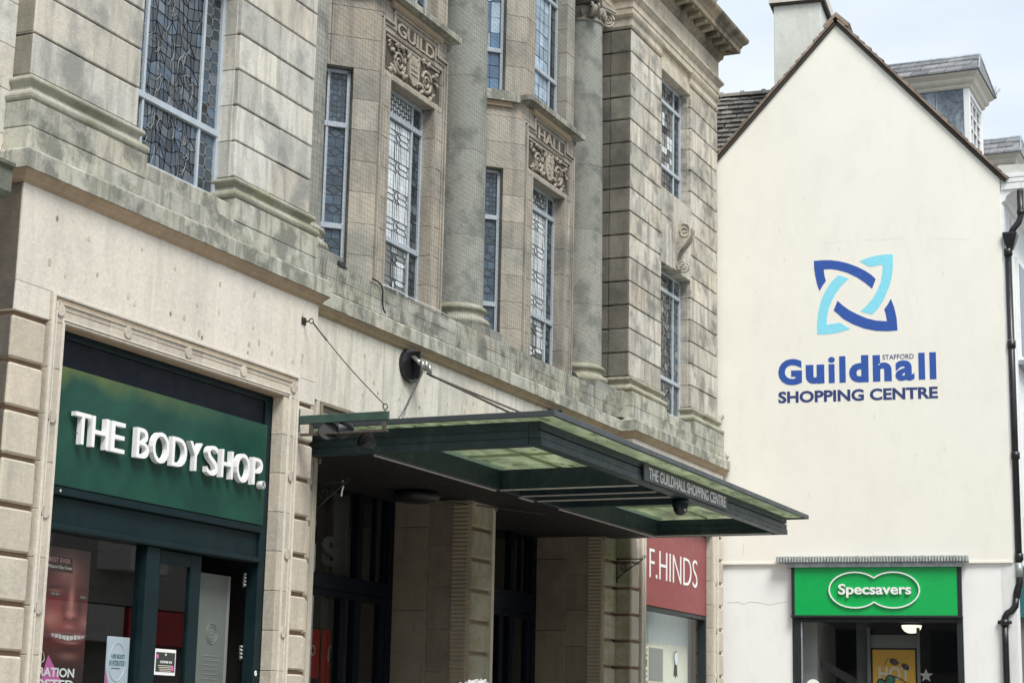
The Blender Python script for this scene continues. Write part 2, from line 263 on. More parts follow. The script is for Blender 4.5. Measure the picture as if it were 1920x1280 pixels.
# ------------------------------------------------------------------ mesh builder
ORG = {}
def ident(x, y, z): return (x, y, z)
class MB:
    def __init__(s): s.v = []; s.f = []
    def add(s, v, f, xf=None):
        b = len(s.v); s.v += [xf(*p) for p in v] if xf else list(v); s.f += [tuple(b+i for i in q) for q in f]; return s
    def box(s, x0, x1, y0, y1, z0, z1, b=0.0, xf=None):
        if b <= 0:
            v = [(x, y, z) for x in (x0, x1) for y in (y0, y1) for z in (z0, z1)]
            return s.add(v, [(0, 1, 3, 2), (4, 6, 7, 5), (0, 4, 5, 1), (2, 3, 7, 6), (0, 2, 6, 4), (1, 5, 7, 3)], xf)
        b = min(b, (x1-x0)*.45, (y1-y0)*.45, (z1-z0)*.45)
        c = ((x0, x1), (y0, y1), (z0, z1)); v = []; idx = {}
        for i in (0, 1):
            for j in (0, 1):
                for k in (0, 1):
                    for ax in range(3):
                        q = []
                        for a, t in enumerate((i, j, k)):
                            q.append(c[a][t] if a == ax else c[a][t] + (b if t == 0 else -b))
                        idx[i, j, k, ax] = len(v); v.append(tuple(q))
        f = []
        I = idx
        for t in (0, 1):
            f.append((I[t, 0, 0, 0], I[t, 0, 1, 0], I[t, 1, 1, 0], I[t, 1, 0, 0]))
            f.append((I[0, t, 0, 1], I[0, t, 1, 1], I[1, t, 1, 1], I[1, t, 0, 1]))
            f.append((I[0, 0, t, 2], I[0, 1, t, 2], I[1, 1, t, 2], I[1, 0, t, 2]))
        for p in (0, 1):
            for q in (0, 1):
                f.append((I[p, q, 0, 0], I[p, q, 1, 0], I[p, q, 1, 1], I[p, q, 0, 1]))
                f.append((I[p, 0, q, 0], I[p, 1, q, 0], I[p, 1, q, 2], I[p, 0, q, 2]))
                f.append((I[0, p, q, 1], I[1, p, q, 1], I[1, p, q, 2], I[0, p, q, 2]))
        for i in (0, 1):
            for j in (0, 1):
                for k in (0, 1): f.append((I[i, j, k, 0], I[i, j, k, 1], I[i, j, k, 2]))
        return s.add(v, f, xf)
    def prism(s, poly, d0, d1, xf):   # poly in (u,z), extruded in depth ; xf(u,d,z)
        n = len(poly); v = [(u, d0, z) for u, z in poly] + [(u, d1, z) for u, z in poly]
        f = [tuple(range(n)), tuple(range(2*n-1, n-1, -1))] + [(i, (i+1) % n, n+(i+1) % n, n+i) for i in range(n)]
        return s.add(v, f, xf)
    def tube(s, pts, r, n=8, cap=True):
        pts = [Vector(p) for p in pts]; m = len(pts); v = []
        rr = r if isinstance(r, (list, tuple)) else [r]*m
        for i, p in enumerate(pts):
            t = (pts[min(i+1, m-1)] - pts[max(i-1, 0)]).normalized()
            a = t.cross(Vector((0, 0, 1)))
            if a.length < 0.05: a = t.cross(Vector((0, 1, 0)))
            a.normalize(); b = t.cross(a)
            for k in range(n):
                an = 2*math.pi*k/n; v.append(tuple(p + (a*math.cos(an) + b*math.sin(an))*rr[i]))
        f = [(i*n+k, i*n+(k+1) % n, (i+1)*n+(k+1) % n, (i+1)*n+k) for i in range(m-1) for k in range(n)]
        if cap: f += [tuple(range(n-1, -1, -1)), tuple((m-1)*n+k for k in range(n))]
        return s.add(v, f)
    def lathe(s, prof, cx, cy, n=32, a0=0, a1=2*math.pi):   # prof (r,z)
        full = abs(a1-a0-2*math.pi) < 1e-6; k = n if full else n+1
        v = [(cx + r*math.cos(a0+(a1-a0)*i/n), cy + r*math.sin(a0+(a1-a0)*i/n), z) for r, z in prof for i in range(k)]
        f = []
        for j in range(len(prof)-1):
            for i in range(n):
                i2 = (i+1) % k
                f.append((j*k+i, j*k+i2, (j+1)*k+i2, (j+1)*k+i))
        return s.add(v, f)
    def sweep(s, prof, path, xf=None):   # prof closed polygon (out,z); out is to the right of travel
        P = [Vector(p) for p in path]; m = len(P); k = len(prof); v = []
        for i in range(m):
            if i == 0: t1 = t2 = (P[1]-P[0]).normalized()
            elif i == m-1: t1 = t2 = (P[-1]-P[-2]).normalized()
            else: t1 = (P[i]-P[i-1]).normalized(); t2 = (P[i+1]-P[i]).normalized()
            n1 = Vector((t1.y, -t1.x)); n2 = Vector((t2.y, -t2.x)); nn = (n1+n2).normalized(); sc_ = 1/max(0.3, nn.dot(n1))
            for o, z in prof: q = P[i] + nn*o*sc_; v.append((q.x, q.y, z))
        f = [(i*k+j, i*k+(j+1) % k, (i+1)*k+(j+1) % k, (i+1)*k+j) for i in range(m-1) for j in range(k)]
        f += [tuple(range(k)), tuple((m-1)*k+j for j in range(k-1, -1, -1))]
        return s.add(v, f, xf)
    def build(s, name, mat, parent=None, smooth=False, kind=None):
        xs = [p[0] for p in s.v]; ys = [p[1] for p in s.v]; zs = [p[2] for p in s.v]
        c = Vector(((min(xs)+max(xs))/2, (min(ys)+max(ys))/2, (min(zs)+max(zs))/2))
        me = bpy.data.meshes.new(name); me.from_pydata([tuple(Vector(p)-c) for p in s.v], [], s.f)
        bm = bmesh.new(); bm.from_mesh(me); bmesh.ops.recalc_face_normals(bm, faces=bm.faces); bm.to_mesh(me); bm.free()
        if smooth:
            for q in me.polygons: q.use_smooth = True
        return link(name, me, mat, parent, c, kind)
def link(name, me, mat, parent, c, kind=None):
    c = Vector(c)
    if len(me.materials) == 0: me.materials.append(MAT[mat])
    o = bpy.data.objects.new(name, me); col.objects.link(o)
    if parent: o.parent = parent; o.location = c - ORG[parent.name]
    else: o.location = c
    ORG[o.name] = c
    if kind: o['kind'] = kind
    return o
def thing(name, label, cat, loc=(0, 0, 0), group=None):
    o = bpy.data.objects.new(name, None); col.objects.link(o); o.location = loc; o.empty_display_size = 0.3
    o['label'] = label; o['category'] = cat
    if group: o['group'] = group
    ORG[o.name] = Vector(loc); return o
def tag(o, label, cat, group=None):
    o['label'] = label; o['category'] = cat
    if group: o['group'] = group
    return o
CACHE = {}
def blk(name, x0, x1, y0, y1, z0, z1, mat, parent, b=0.006):
    key = (round(x1-x0, 3), round(y1-y0, 3), round(z1-z0, 3), mat, b, random.randrange(3))
    c = Vector(((x0+x1)/2, (y0+y1)/2, (z0+z1)/2))
    if key not in CACHE:
        h = (c - Vector((x0, y0, z0)))
        o = MB().box(-h.x, h.x, -h.y, h.y, -h.z, h.z, b).build(name, mat, None)
        me = o.data; bpy.data.objects.remove(o); CACHE[key] = me
        if 'stone' in name or 'block' in name or name == 'voussoir':
            rj = random.Random(len(CACHE))
            for q in me.vertices: q.co += Vector((rj.uniform(-.0022, .0022), rj.uniform(-.0022, .0022), rj.uniform(-.0022, .0022)))
    return link(name, CACHE[key], mat, parent, c)
def cyl(p0, p1, r, name, mat, parent, n=10):
    return MB().tube([p0, p1], r, n).build(name, mat, parent, True)
def sheet(x0, x1, y, z0, z1, name, mat, parent, xf=ident):
    return MB().add([(x0, y, z0), (x1, y, z0), (x1, y, z1), (x0, y, z1)], [(0, 1, 2, 3)], xf).build(name, mat, parent)
# ---- text
def char_geo(ch, e, off):
    cu = bpy.data.curves.new('t', 'FONT'); cu.body = ch; cu.extrude = e; cu.offset = off; cu.resolution_u = 4; cu.fill_mode = 'BOTH'
    o = bpy.data.objects.new('t', cu); col.objects.link(o)
    me = bpy.data.meshes.new_from_object(o)
    v = [tuple(q.co) for q in me.vertices]; f = [tuple(q.vertices) for q in me.polygons]
    bpy.data.objects.remove(o); bpy.data.curves.remove(cu); bpy.data.meshes.remove(me)
    return v, f
def text_geo(s, u0, u1, z0, z1, depth, off=0.0, pitch=None):
    """chars of s fitted to the box u0..u1, z0..z1 ; returns [(verts(u,d,z), faces)] with d from 0 (front) to depth"""
    res = []; allv = []
    for i, ch in enumerate(s):
        if ch == ' ': continue
        v, f = char_geo(ch, 0.5, off)
        if not v: continue
        pv, _ = char_geo(s[:i+1], 0, 0); cv, _ = char_geo(ch, 0, 0)
        dx = max(q[0] for q in pv) - max(q[0] for q in cv)
        v = [(q[0]+dx, q[1], q[2]) for q in v]; res.append((v, f)); allv += v
    x0 = min(q[0] for q in allv); x1 = max(q[0] for q in allv); y0 = min(q[1] for q in allv); y1 = max(q[1] for q in allv)
    o = []
    for v, f in res:
        o.append(([(u0+(q[0]-x0)/(x1-x0)*(u1-u0), (0.5-q[2])*depth, z0+(q[1]-y0)/(y1-y0)*(z1-z0)) for q in v], f))
    return o
def add_text(s, u0, u1, z0, z1, xf, depth, name, mat, parent, off=0.0, joined=False):
    g = text_geo(s, u0, u1, z0, z1, depth, off)
    if joined:
        mb = MB()
        for v, f in g: mb.add(v, f, xf)
        return mb.build(name, mat, parent)
    return [MB().add(v, f, xf).build(name, mat, parent) for v, f in g]
def front(y0): return lambda u, d, z: (u, y0+d, z)
def spiral(cx, cz, r0, r1, a0, turns, n=26):
    return [(cx + (r0+(r1-r0)*i/n)*math.cos(a0+turns*2*math.pi*i/n), cz + (r0+(r1-r0)*i/n)*math.sin(a0+turns*2*math.pi*i/n)) for i in range(n+1)]

# ------------------------------------------------------------------ ground, sky-side setting
g = MB().box(-150, 200, -150, 200, -0.5, 0.0).build('ground', 'ground'); g['kind'] = 'structure'
pv = MB()
for i in range(46):
    for j in range(13):
        x = -3+i*0.76; y = -14+j*1.06+(i % 2)*0.0
        pv.box(x+.004, x+.756, y+.004, y+1.052, 0.004, 0.035, 0.006)
pv = pv.build('pavement', 'paving'); pv['kind'] = 'structure'

# ------------------------------------------------------------------ the guildhall
G = thing('guildhall_building', 'weathered sandstone hall with tall leaded windows, rusticated pilasters and stone columns', 'building', (21.5, 0, 0))
Z0 = 6.925; DZ = 0.3835
def zc(k): return Z0 + DZ*k
# rear masses (solid core so that nothing shows through)
core = MB()
core.box(6.0, 31.0, 1.75, 9.0, 4.9, 13.7)
core.box(6.0, 12.30, 0.30, 9.0, 0.0, 13.7)
core.box(16.25, 16.62, 0.45, 9.0, 0.0, 5.0)
core.box(11.95, 16.60, 0.62, 1.9, 5.2, 13.7); core.box(26.55, 31.0, 0.62, 1.9, 5.2, 13.7)
core.box(6.0, 31.0, 5.4, 9.0, 0.0, 5.0)
core.box(30.98-0.5, 31.0, 0.45, 5.5, 0, 5.0)
core.build('rear_wall', 'joint_pale', G)
MB().box(5.9, 31.1, 0.9, 9.1, 14.22, 14.32).build('unseen_roof', 'lead_dark', G)  # unseen slab added to close the top and block light

def cuts(a, b, fr): return [a] + [a+(b-a)*f for f in fr] + [b]
def pilaster(x0, x1, mat, fl=None, fr_=None, flank_y=0.62):
    """rusticated pilaster; fl/fr_: flank depth on the left / right"""
    core_ = MB().box(x0+.035, x1-.035, .035, .62, 6.3, 12.70); core_.build('pilaster_core', 'joint', G)
    for k in range(15):
        za, zb = zc(k)+.009, zc(k+1)-.009
        c = cuts(x0, x1, [[.36, .80], [.55], [.27, .68], [.48], [.62], [.40, .84]][k % 6] if (k % 2) else [[.46], [.30, .74], [.60], [.38]][(k//2) % 4])
        for i in range(len(c)-1):
            j = random.uniform(-.002, .002)
            blk('rusticated_block', c[i]+(.0015 if i else 0), c[i+1]-.0015, j, .36+j, za, zb, mat, G, 0.009)
def torus_prof(z0, h=0.26):
    """attic base: lower torus, scotia, upper torus; from z0 up"""
    p = [(-.05, z0)]
    for i in range(7): a = -math.pi/2 + math.pi*i/6; p.append((.045+.048*math.cos(a), z0+.048+.048*math.sin(a)))
    p += [(.035, z0+.10), (.018, z0+.125), (.012, z0+.15), (.03, z0+.175)]
    for i in range(6): a = -math.pi/2 + math.pi*i/5; p.append((.03+.030*math.cos(a), z0+.205+.030*math.sin(a)))
    p += [(.0, z0+.245), (-.05, z0+.245)]
    return p
def pav(X0, X1, a1, b0, mat, side):
    pilaster(X0, a1, mat); pilaster(b0, X1, mat)
    # bases and plinths
    for x0, x1 in ((X0, a1), (b0, X1)):
        MB().sweep(torus_prof(6.675), [(x0, .34), (x0, 0), (x1, 0), (x1, .34)]).build('pilaster_base', 'torus_moss', G, False)
        blk('plinth_stone', x0-.075, x0+(x1-x0)*.55, -.085, .36, 6.44, 6.672, 'ledge', G)
        blk('plinth_stone', x0+(x1-x0)*.55+.003, x1+.075, -.085, .36, 6.44, 6.672, 'ledge', G)
    # plinth course right across
    xs = cuts(X0-.075, X1+.075, [.2, .42, .63, .83])
    for i in range(5): blk('plinth_stone', xs[i]+.002, xs[i+1]-.002, -.083, .36, 6.20, 6.437, 'ledge', G)
    # apron under the window
    xs = cuts(a1+.08, b0-.08, [.5])
    for i in range(2): 
        blk('sill_stone', xs[i]+.002, xs[i+1]-.002, -.03, .12, 6.44, 6.618, 'ledge', G, .012); blk('sill_stone', xs[i]+.002, xs[i+1]-.002, .122, .40, 6.44, 6.672, 'ledge', G, .012)
    # jambs + head between windows
    for k in range(15):
        za, zb = zc(k)+.002, zc(k+1)-.002
        blk('jamb_stone', a1-.10, a1+.010, .055, .50, za, zb, mat, G); blk('jamb_stone', b0-.010, b0+.10, .055, .50, za, zb, mat, G)
    # voussoirs
    xs = cuts(a1, b0, [.17, .34, .66, .83])
    for i in range(5):
        blk('voussoir', xs[i]+.008, xs[i+1]-.008, -.004 if i != 2 else -.03, .40, 9.13, 9.95, mat, G, 0.010)
    blk('sill_stone', a1+.002, b0-.002, -.005, .40, 9.96, 10.43, mat, G)
    blk('lintel_stone', a1+.002, b0-.002, .02, .40, 12.53, 12.70, 'entablature', G)
    MB().box(a1-.02, b0+.02, .40, .62, 6.3, 12.7).build('window_recess_wall', 'interior', G)
    # scroll console on the keystone
    cx = (a1+b0)/2; con = MB().build if False else None
    cn = MB()
    s_prof = []
    for i in range(25):
        t = i/24; z = 9.93-.80*t; o = .10+.16*math.sin(math.pi*(0.15+1.7*t))*(1-.45*t)
        s_prof.append((o, z))
    poly = [(-.0, 9.93)] + s_prof + [(-.0, 9.13)]
    v = [(cx-.10, -.03-o, z) for o, z in poly] + [(cx+.10, -.03-o, z) for o, z in poly]; n = len(poly)
    cn.add(v, [tuple(range(n)), tuple(range(2*n-1, n-1, -1))] + [(i, (i+1) % n, n+(i+1) % n, n+i) for i in range(n)])
    con = cn.build('console', mat, G)
    for sgn in (-1, 1):
        q = MB()
        pts = spiral(.145, 9.80, .13, .015, math.pi*.6, -1.7); q.tube([(cx+sgn*.10, -.03-o, z) for o, z in pts], .019, 6)
        pts = spiral(.085, 9.22, .09, .012, -math.pi*.6, 1.5); q.tube([(cx+sgn*.10, -.03-o, z) for o, z in pts], .015, 6)
        q.tube([(cx+sgn*.10, -.03-o, z) for o, z in s_prof], .016, 6)
        q.build('scroll', mat, con, True)
    lf = MB()
    for i in range(2, 23):
        o, z = s_prof[i]; lf.box(cx-.055, cx+.055, -.03-o-.018, -.03-o+.005, z-.010, z+.010, .004)
    lf.build('leaf_ridge', mat, con, kind='stuff')
    cap = MB().sweep([(-.05, 12.70), (.0, 12.70), (.018, 12.735), (.018, 12.76), (.0, 12.77), (.0, 12.86), (.03, 12.89), (.05, 12.93), (-.05, 12.93)], [(X0, .62), (X0, 0), (a1, 0), (a1, .2)]).build('pilaster_capital', 'entablature', G)
    cap = MB().sweep([(-.05, 12.70), (.0, 12.70), (.018, 12.735), (.018, 12.76), (.0, 12.77), (.0, 12.86), (.03, 12.89), (.05, 12.93), (-.05, 12.93)], [(b0, .2), (b0, 0), (X1, 0), (X1, .62)]).build('pilaster_capital', 'entablature', G)
    blk('lintel_stone', a1+.002, b0-.002, .05, .40, 12.70, 12.93, 'entablature', G)
pav(11.93, 16.63, 13.47, 15.13, 'rusticated', 'L')
pav(26.50, 31.00, 27.97, 29.50, 'rusticated_far', 'R')
# flanks of the pavilions towards the middle bays
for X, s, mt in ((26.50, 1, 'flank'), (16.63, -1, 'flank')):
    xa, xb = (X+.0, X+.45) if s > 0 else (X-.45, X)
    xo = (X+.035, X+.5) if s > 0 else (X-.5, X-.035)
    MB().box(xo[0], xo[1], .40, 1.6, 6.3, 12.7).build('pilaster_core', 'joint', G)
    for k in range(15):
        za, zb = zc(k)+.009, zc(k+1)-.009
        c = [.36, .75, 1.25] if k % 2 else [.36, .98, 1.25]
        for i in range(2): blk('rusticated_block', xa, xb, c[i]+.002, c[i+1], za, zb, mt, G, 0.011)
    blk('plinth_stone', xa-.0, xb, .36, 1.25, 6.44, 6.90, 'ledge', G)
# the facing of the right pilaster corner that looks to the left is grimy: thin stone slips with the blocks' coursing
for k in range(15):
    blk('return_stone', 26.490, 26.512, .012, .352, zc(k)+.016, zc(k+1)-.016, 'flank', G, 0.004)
MB().sweep(torus_prof(6.675), [(26.5, 1.2), (26.5, .345)]).build('pilaster_base', 'torus_moss', G)

# ---- ledge, mouldings, entablature: courses cut into stones along the stepped front
def course(name, prof, pts, mat, step, jit=.1, gap=.003):
    P = [Vector(p) for p in pts]; seg = [(P[i+1]-P[i]).length for i in range(len(P)-1)]; tot = sum(seg)
    acc = [0]
    for s_ in seg: acc.append(acc[-1]+s_)
    def at(d):
        for i in range(len(seg)):
            if d <= acc[i+1]+1e-9: return P[i] + (P[i+1]-P[i])*((d-acc[i])/seg[i])
        return P[-1]
    ds = [0]
    while ds[-1] < tot-step*.6:
        d = ds[-1] + step*random.uniform(1-jit, 1+jit)
        for a in acc:
            if abs(d-a) < .28: d = a+.3
        if d > tot-.3: break
        ds.append(d)
    ds.append(tot)
    for i in range(len(ds)-1):
        a, b = ds[i]+gap/2, ds[i+1]-gap/2
        path = [at(a)] + [P[j] for j in range(1, len(P)-1) if a+.01 < acc[j] < b-.01] + [at(b)]
        MB().sweep(prof, path).build(name, mat, G)
low = [(11.83, .24), (11.83, -.1), (16.75, -.1), (16.75, .15), (26.40, .15), (26.40, -.1), (30.98, -.1), (30.98, .45)]
course('ledge_stone', [(-.3, 6.03), (.10, 6.03), (.10, 6.185), (.085, 6.205), (.0, 6.235), (-.3, 6.235)], low, 'ledge', .95, .25)
course('ledge_moulding', [(-.3, 5.93), (.0, 5.93), (.012, 5.945), (.03, 5.955), (.045, 5.985), (.075, 6.01), (.085, 6.029), (-.3, 6.029)], low, 'mould_brown', 1.5, .3)
upp = [(11.93, .62), (11.93, 0), (16.63, 0), (16.63, .34), (26.50, .34), (26.50, 0), (31.0, 0), (31.0, .9)]
course('architrave_stone', [(-.4, 12.932), (.02, 12.932), (.02, 13.04), (.035, 13.045), (.035, 13.16), (-.4, 13.16)], upp, 'entablature', 1.3)
course('architrave_moulding', [(-.4, 13.162), (.04, 13.162), (.055, 13.18), (.085, 13.22), (.105, 13.235), (.105, 13.275), (-.4, 13.275)], upp, 'entablature', 2.2)
course('frieze_stone', [(-.4, 13.277), (.02, 13.277), (.02, 13.66), (-.4, 13.66)], upp, 'entablature', 1.15)
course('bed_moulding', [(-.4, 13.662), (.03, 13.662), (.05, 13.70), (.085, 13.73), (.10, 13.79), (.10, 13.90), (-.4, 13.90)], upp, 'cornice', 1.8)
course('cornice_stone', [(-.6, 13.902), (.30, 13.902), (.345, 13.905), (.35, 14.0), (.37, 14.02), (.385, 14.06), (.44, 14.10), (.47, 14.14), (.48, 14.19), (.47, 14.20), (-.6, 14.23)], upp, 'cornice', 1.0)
# modillions
def modillion(x, y, d, n):
    # n outward normal
    nx, ny = n; tx, ty = -ny, nx
    mb = MB()
    pf = [(.10, 13.80), (.30, 13.84), (.31, 13.87), (.31, 13.898), (.10, 13.898)]
    def X(o, t, z): return (x+nx*o+tx*t, y+ny*o+ty*t, z)
    v = [X(o, -.065, z) for o, z in pf] + [X(o, .065, z) for o, z in pf]; k = len(pf)
    mb.add(v, [tuple(range(k)), tuple(range(2*k-1, k-1, -1))] + [(i, (i+1) % k, k+(i+1) % k, k+i) for i in range(k)])
    mb.build('modillion', 'cornice', G)
for i in range(len(upp)-1):
    a = Vector(upp[i]); b = Vector(upp[i+1]); l = (b-a).length
    if l < .5: continue
    t = (b-a)/l; nrm = (t.y, -t.x); nn_ = max(1, int(l/.33))
    for j in range(nn_): 
        q = a + t*(l*(j+.5)/nn_); modillion(q.x, q.y, 0, nrm)

# ---- windows ------------------------------------------------------
def rects(w, h, nu, nz, m=0.0):
    return [[(w*i/nu, h*j/nz), (w*(i+1)/nu, h*j/nz), (w*(i+1)/nu, h*(j+1)/nz), (w*i/nu, h*(j+1)/nz)] for i in range(nu) for j in range(nz)]
def ornate(w, h, P=.345, top=0.0, cols=True):
    c = []; n = max(1, round(h/P)); P = h/n; H = .036
    for k in range(n):
        z = P*(k+.5)
        for sx in (0, 1):
            def u(a): return (1-a)*w if sx else a*w
            for sg in (1, -1):
                c.append([(u(.02), z+sg*H), (u(.12), z+sg*2*H), (u(.35), z+sg*2*H), (u(.445), z+sg*H), (u(.36), z+sg*.003), (u(.12), z+sg*.003)])
        c.append([(w*.5, z+.062), (w*.56, z), (w*.5, z-.062), (w*.44, z)])
        if k < n-1 or True:
            za, zb = z+2*H+.004, z+P-2*H-.004
            if k == n-1: zb = h-.01
            if zb > za+.03:
                for a, b in ((.0, .10), (.10, .38), (.38, .46), (.46, .54), (.54, .62), (.62, .90), (.90, 1)): c.append([(w*a, za), (w*b, za), (w*b, zb), (w*a, zb)])
        if k == 0:
            zb = z-2*H-.004
            if zb > .03:
                for a, b in ((.0, .10), (.10, .38), (.38, .46), (.46, .54), (.54, .62), (.62, .90), (.90, 1)): c.append([(w*a, .005), (w*b, .005), (w*b, zb), (w*a, zb)])
    return c
def quatre(w, h):
    """border light: stacked squares with a rotated square in every other one"""
    c = []; n = max(1, round(h/.115)); s_ = h/n
    for k in range(n):
        z0, z1 = k*s_, (k+1)*s_; zm = (z0+z1)/2; um = w/2
        if k % 2:
            c.append([(um, z0+.01), (w*.86, zm), (um, z1-.01), (w*.14, zm)])
            for a, b, cc, d in ((0, z0, um, zm), (w, z0, um, zm), (0, z1, um, zm), (w, z1, um, zm)):
                e = [(a, b), (um, b), (a, zm)]; c.append(e)
        else:
            c += [[(w*i/2, z0), (w*(i+1)/2, z0), (w*(i+1)/2, z1), (w*i/2, z1)] for i in range(2)]
    return c
def figured(w, h):
    # small regular quarries, slightly bent, as in a figured stained light
    nu = max(3, round(w/.085)); nz = max(3, round(h/.125)); P = {}; a0 = random.uniform(0, 6)
    for i in range(nu+1):
        for j in range(nz+1):
            k = 0 if i in (0, nu) else 1; m_ = 0 if j in (0, nz) else 1
            x_ = w*i/nu+k*(.018*math.sin(a0+j*.9+i*1.7)+random.uniform(-.012, .012)); z_ = h*j/nz+m_*(.028*math.sin(a0+i*1.3+j*.5)+random.uniform(-.016, .016)); P[i, j] = (x_, z_)
    c = []
    for i in range(nu):
        for j in range(nz):
            a, b, cc, d = P[i, j], P[i+1, j], P[i+1, j+1], P[i, j+1]
            t = (i*3+j*5) % 7
            if t == 0: c += [[a, b, cc], [a, cc, d]]
            elif t == 3: c += [[a, b, d], [b, cc, d]]
            else: c.append([a, b, cc, d])
    return c
def lattice(w, h):
    n = max(2, round(w/.055)); m_ = max(2, round(h/.07)); c = []
    for i in range(n):
        for j in range(m_):
            a, b, z0, z1 = w*i/n, w*(i+1)/n, h*j/m_, h*(j+1)/m_; um, zm = (a+b)/2, (z0+z1)/2
            if (i+j) % 2: c.append([(um, z0), (b, zm), (um, z1), (a, zm)])
            else: c.append([(a, z0), (b, z0), (b, z1), (a, z1)])
    return c
def chain(w, h):
    c = []; n = max(1, round(h/.115)); s_ = h/n
    for k in range(n):
        z0, z1 = k*s_, (k+1)*s_
        for i in range(2):
            a = w*i/2; b = w*(i+1)/2; e = (b-a)*.25
            c.append([(a+e, z0+.004), (b-e, z0+.004), (b-.004, z0+s_*.25), (b-.004, z1-s_*.25), (b-e, z1-.004), (a+e, z1-.004), (a+.004, z1-s_*.25), (a+.004, z0+s_*.25)])
    return c
def stained(w, h, cell=.11):
    nu = max(2, round(w/cell)); nz = max(2, round(h/(cell*1.15)))
    P = {}
    for i in range(nu+1):
        for j in range(nz+1):
            ju = 0 if i in (0, nu) else random.uniform(-.36, .36)*w/nu; jz = 0 if j in (0, nz) else random.uniform(-.42, .42)*h/nz
            P[i, j] = (w*i/nu+ju, h*j/nz+jz)
    c = []
    for i in range(nu):
        for j in range(nz):
            a, b, cc, d = P[i, j], P[i+1, j], P[i+1, j+1], P[i, j+1]
            if random.random() < .35: c += [[a, b, cc], [a, cc, d]]
            elif random.random() < .25: c += [[a, b, d], [b, cc, d]]
            else: c.append([a, b, cc, d])
    return c
def window(xf, u0, u1, z0, z1, mull, trans, lights, fw_=.045, came='lead_came', label=None, name='window', figure=False):
    """xf(u,d,z): d=0 is the glass plane. mull/trans: bar centres. lights: fn(i,j)->(pattern, material)"""
    fr = MB(); t = .035
    for a, b, c_, d in ((u0, u0+fw_, z0, z1), (u1-fw_, u1, z0, z1), (u0, u1, z0, z0+fw_), (u0, u1, z1-fw_, z1)):
        fr.box(a+.0005*(c_ != z0), b, -.035, .03, c_, d, .004, xf)
    for u in mull: fr.box(u-.017, u+.017, -.030, .03, z0+fw_*.5, z1-fw_*.5, .004, xf)
    for z in trans: fr.box(u0+fw_*.5, u1-fw_*.5, -.042, .03, z-.034, z+.034, .006, xf)
    fo = fr.build(name, 'window_frame', G)
    if label: fo['label'] = label
    us = [u0+fw_] + [q for m_ in mull for q in (m_-.017, m_+.017)] + [u1-fw_]
    zs = [z0+fw_] + [q for m_ in trans for q in (m_-.034, m_+.034)] + [z1-fw_]
    lead = MB()
    for i in range(len(us)//2):
        for j in range(len(zs)//2):
            ua, ub, za, zb = us[2*i], us[2*i+1], zs[2*j], zs[2*j+1]; w_, h_ = ub-ua, zb-za
            pat, pm = lights(i, j)
            cells = pat(w_, h_)
            MB().box(ua, ub, .006, .02, za, zb, 0, xf).build('glass_backing', pm if isinstance(pm, str) else pm[0], fo)
            for c in cells:
                n = len(c); cu = sum(q[0] for q in c)/n; cz = sum(q[1] for q in c)/n
                tu, tz = random.gauss(0, .018), random.gauss(0, .018)
                pmn = pm if not isinstance(pm, (list, tuple)) else random.choice(pm)
                v = [(ua+cu+(q[0]-cu)*.97, .0+tu*(q[0]-cu)+tz*(q[1]-cz), za+cz+(q[1]-cz)*.97) for q in c]
                v2 = [(a, b+.004, c2) for a, b, c2 in v]
                f = [tuple(range(n)), tuple(range(2*n-1, n-1, -1))] + [(k, (k+1) % n, n+(k+1) % n, n+k) for k in range(n)]
                MB().add(v+v2, f, xf).build('pane', pmn, fo)
                for k in range(n):
                    a = Vector(c[k]); b = Vector(c[(k+1) % n]); e = (b-a)
                    if e.length < .004: continue
                    nn2 = Vector((-e.y, e.x)).normalized()*(.0030 if came == 'lead_came' else .0032)
                    q = [a-nn2, b-nn2, b+nn2, a+nn2]
                    lead.add([(ua+p_.x, -.003, za+p_.y) for p_ in q] + [(ua+p_.x, .004, za+p_.y) for p_ in q],
                             [(0, 1, 2, 3), (0, 4, 5, 1), (1, 5, 6, 2), (2, 6, 7, 3), (3, 7, 4, 0)], xf)
    lead.build('leadwork', came, fo, kind='stuff')
    if figure:
        fg = MB()
        for i in range(64):
            u = us[2]+random.uniform(.08, us[3]-us[2]-.08); z = random.uniform(zs[0]+.08, min(zs[-1], z0+2.2)); a = random.uniform(0, 6.28); k = random.uniform(-6, 6); p = []
            for t in range(9):
                if us[2]+.02 < u < us[3]-.02: p.append(xf(u, -.006, z))
                u += .030*math.cos(a)*.8; z += .036*math.sin(a); a += k*.09
            if len(p) > 3: fg.tube(p, .0036, 4)
        fg.build('figure_leading', 'lead_catchlight', fo, kind='stuff')
    return fo
gr = lambda nu, nz: (lambda w, h: rects(w, h, nu, nz))
# left pavilion
XL = front(.235)
PS = ['pane_stained', 'pane_dark', 'pane_smoke', 'pane_blue', 'pane_dark', 'pane_stained']
def lw(i, j):
    if i == 1: return (figured, PS)
    return (chain, ['pane_blue', 'pane_smoke', 'pane_blue', 'pane_stained'])
window(XL, 13.475, 15.125, 6.70, 9.12, [13.82, 14.78], [7.385], lw, came='lead_came_pale', label='large stained glass window of dark leaded pieces', figure=True)
window(XL, 13.475, 15.125, 10.44, 12.52, [13.82, 14.78], [11.0], lambda i, j: (gr(5 if i == 1 else 2, 8 if j else 3), 'pane_smoke'))
# right pavilion
window(front(.225), 27.975, 29.495, 6.69, 9.125, [28.33, 29.14], [7.285, 8.80], lambda i, j: (figured if i == 1 else chain, ['pane_grey', 'pane_smoke', 'pane_smoke']), came='lead_came_pale')
window(front(.225), 27.975, 29.495, 10.44, 12.525, [28.33, 29.14], [10.97, 12.13], lambda i, j: (gr(6 if i == 1 else 2, (4, 9, 3)[j]), ['pane_smoke', 'pane_grey', 'pane_pale', 'pane_grey'] if (i == 1 and j) else 'pane_smoke'))

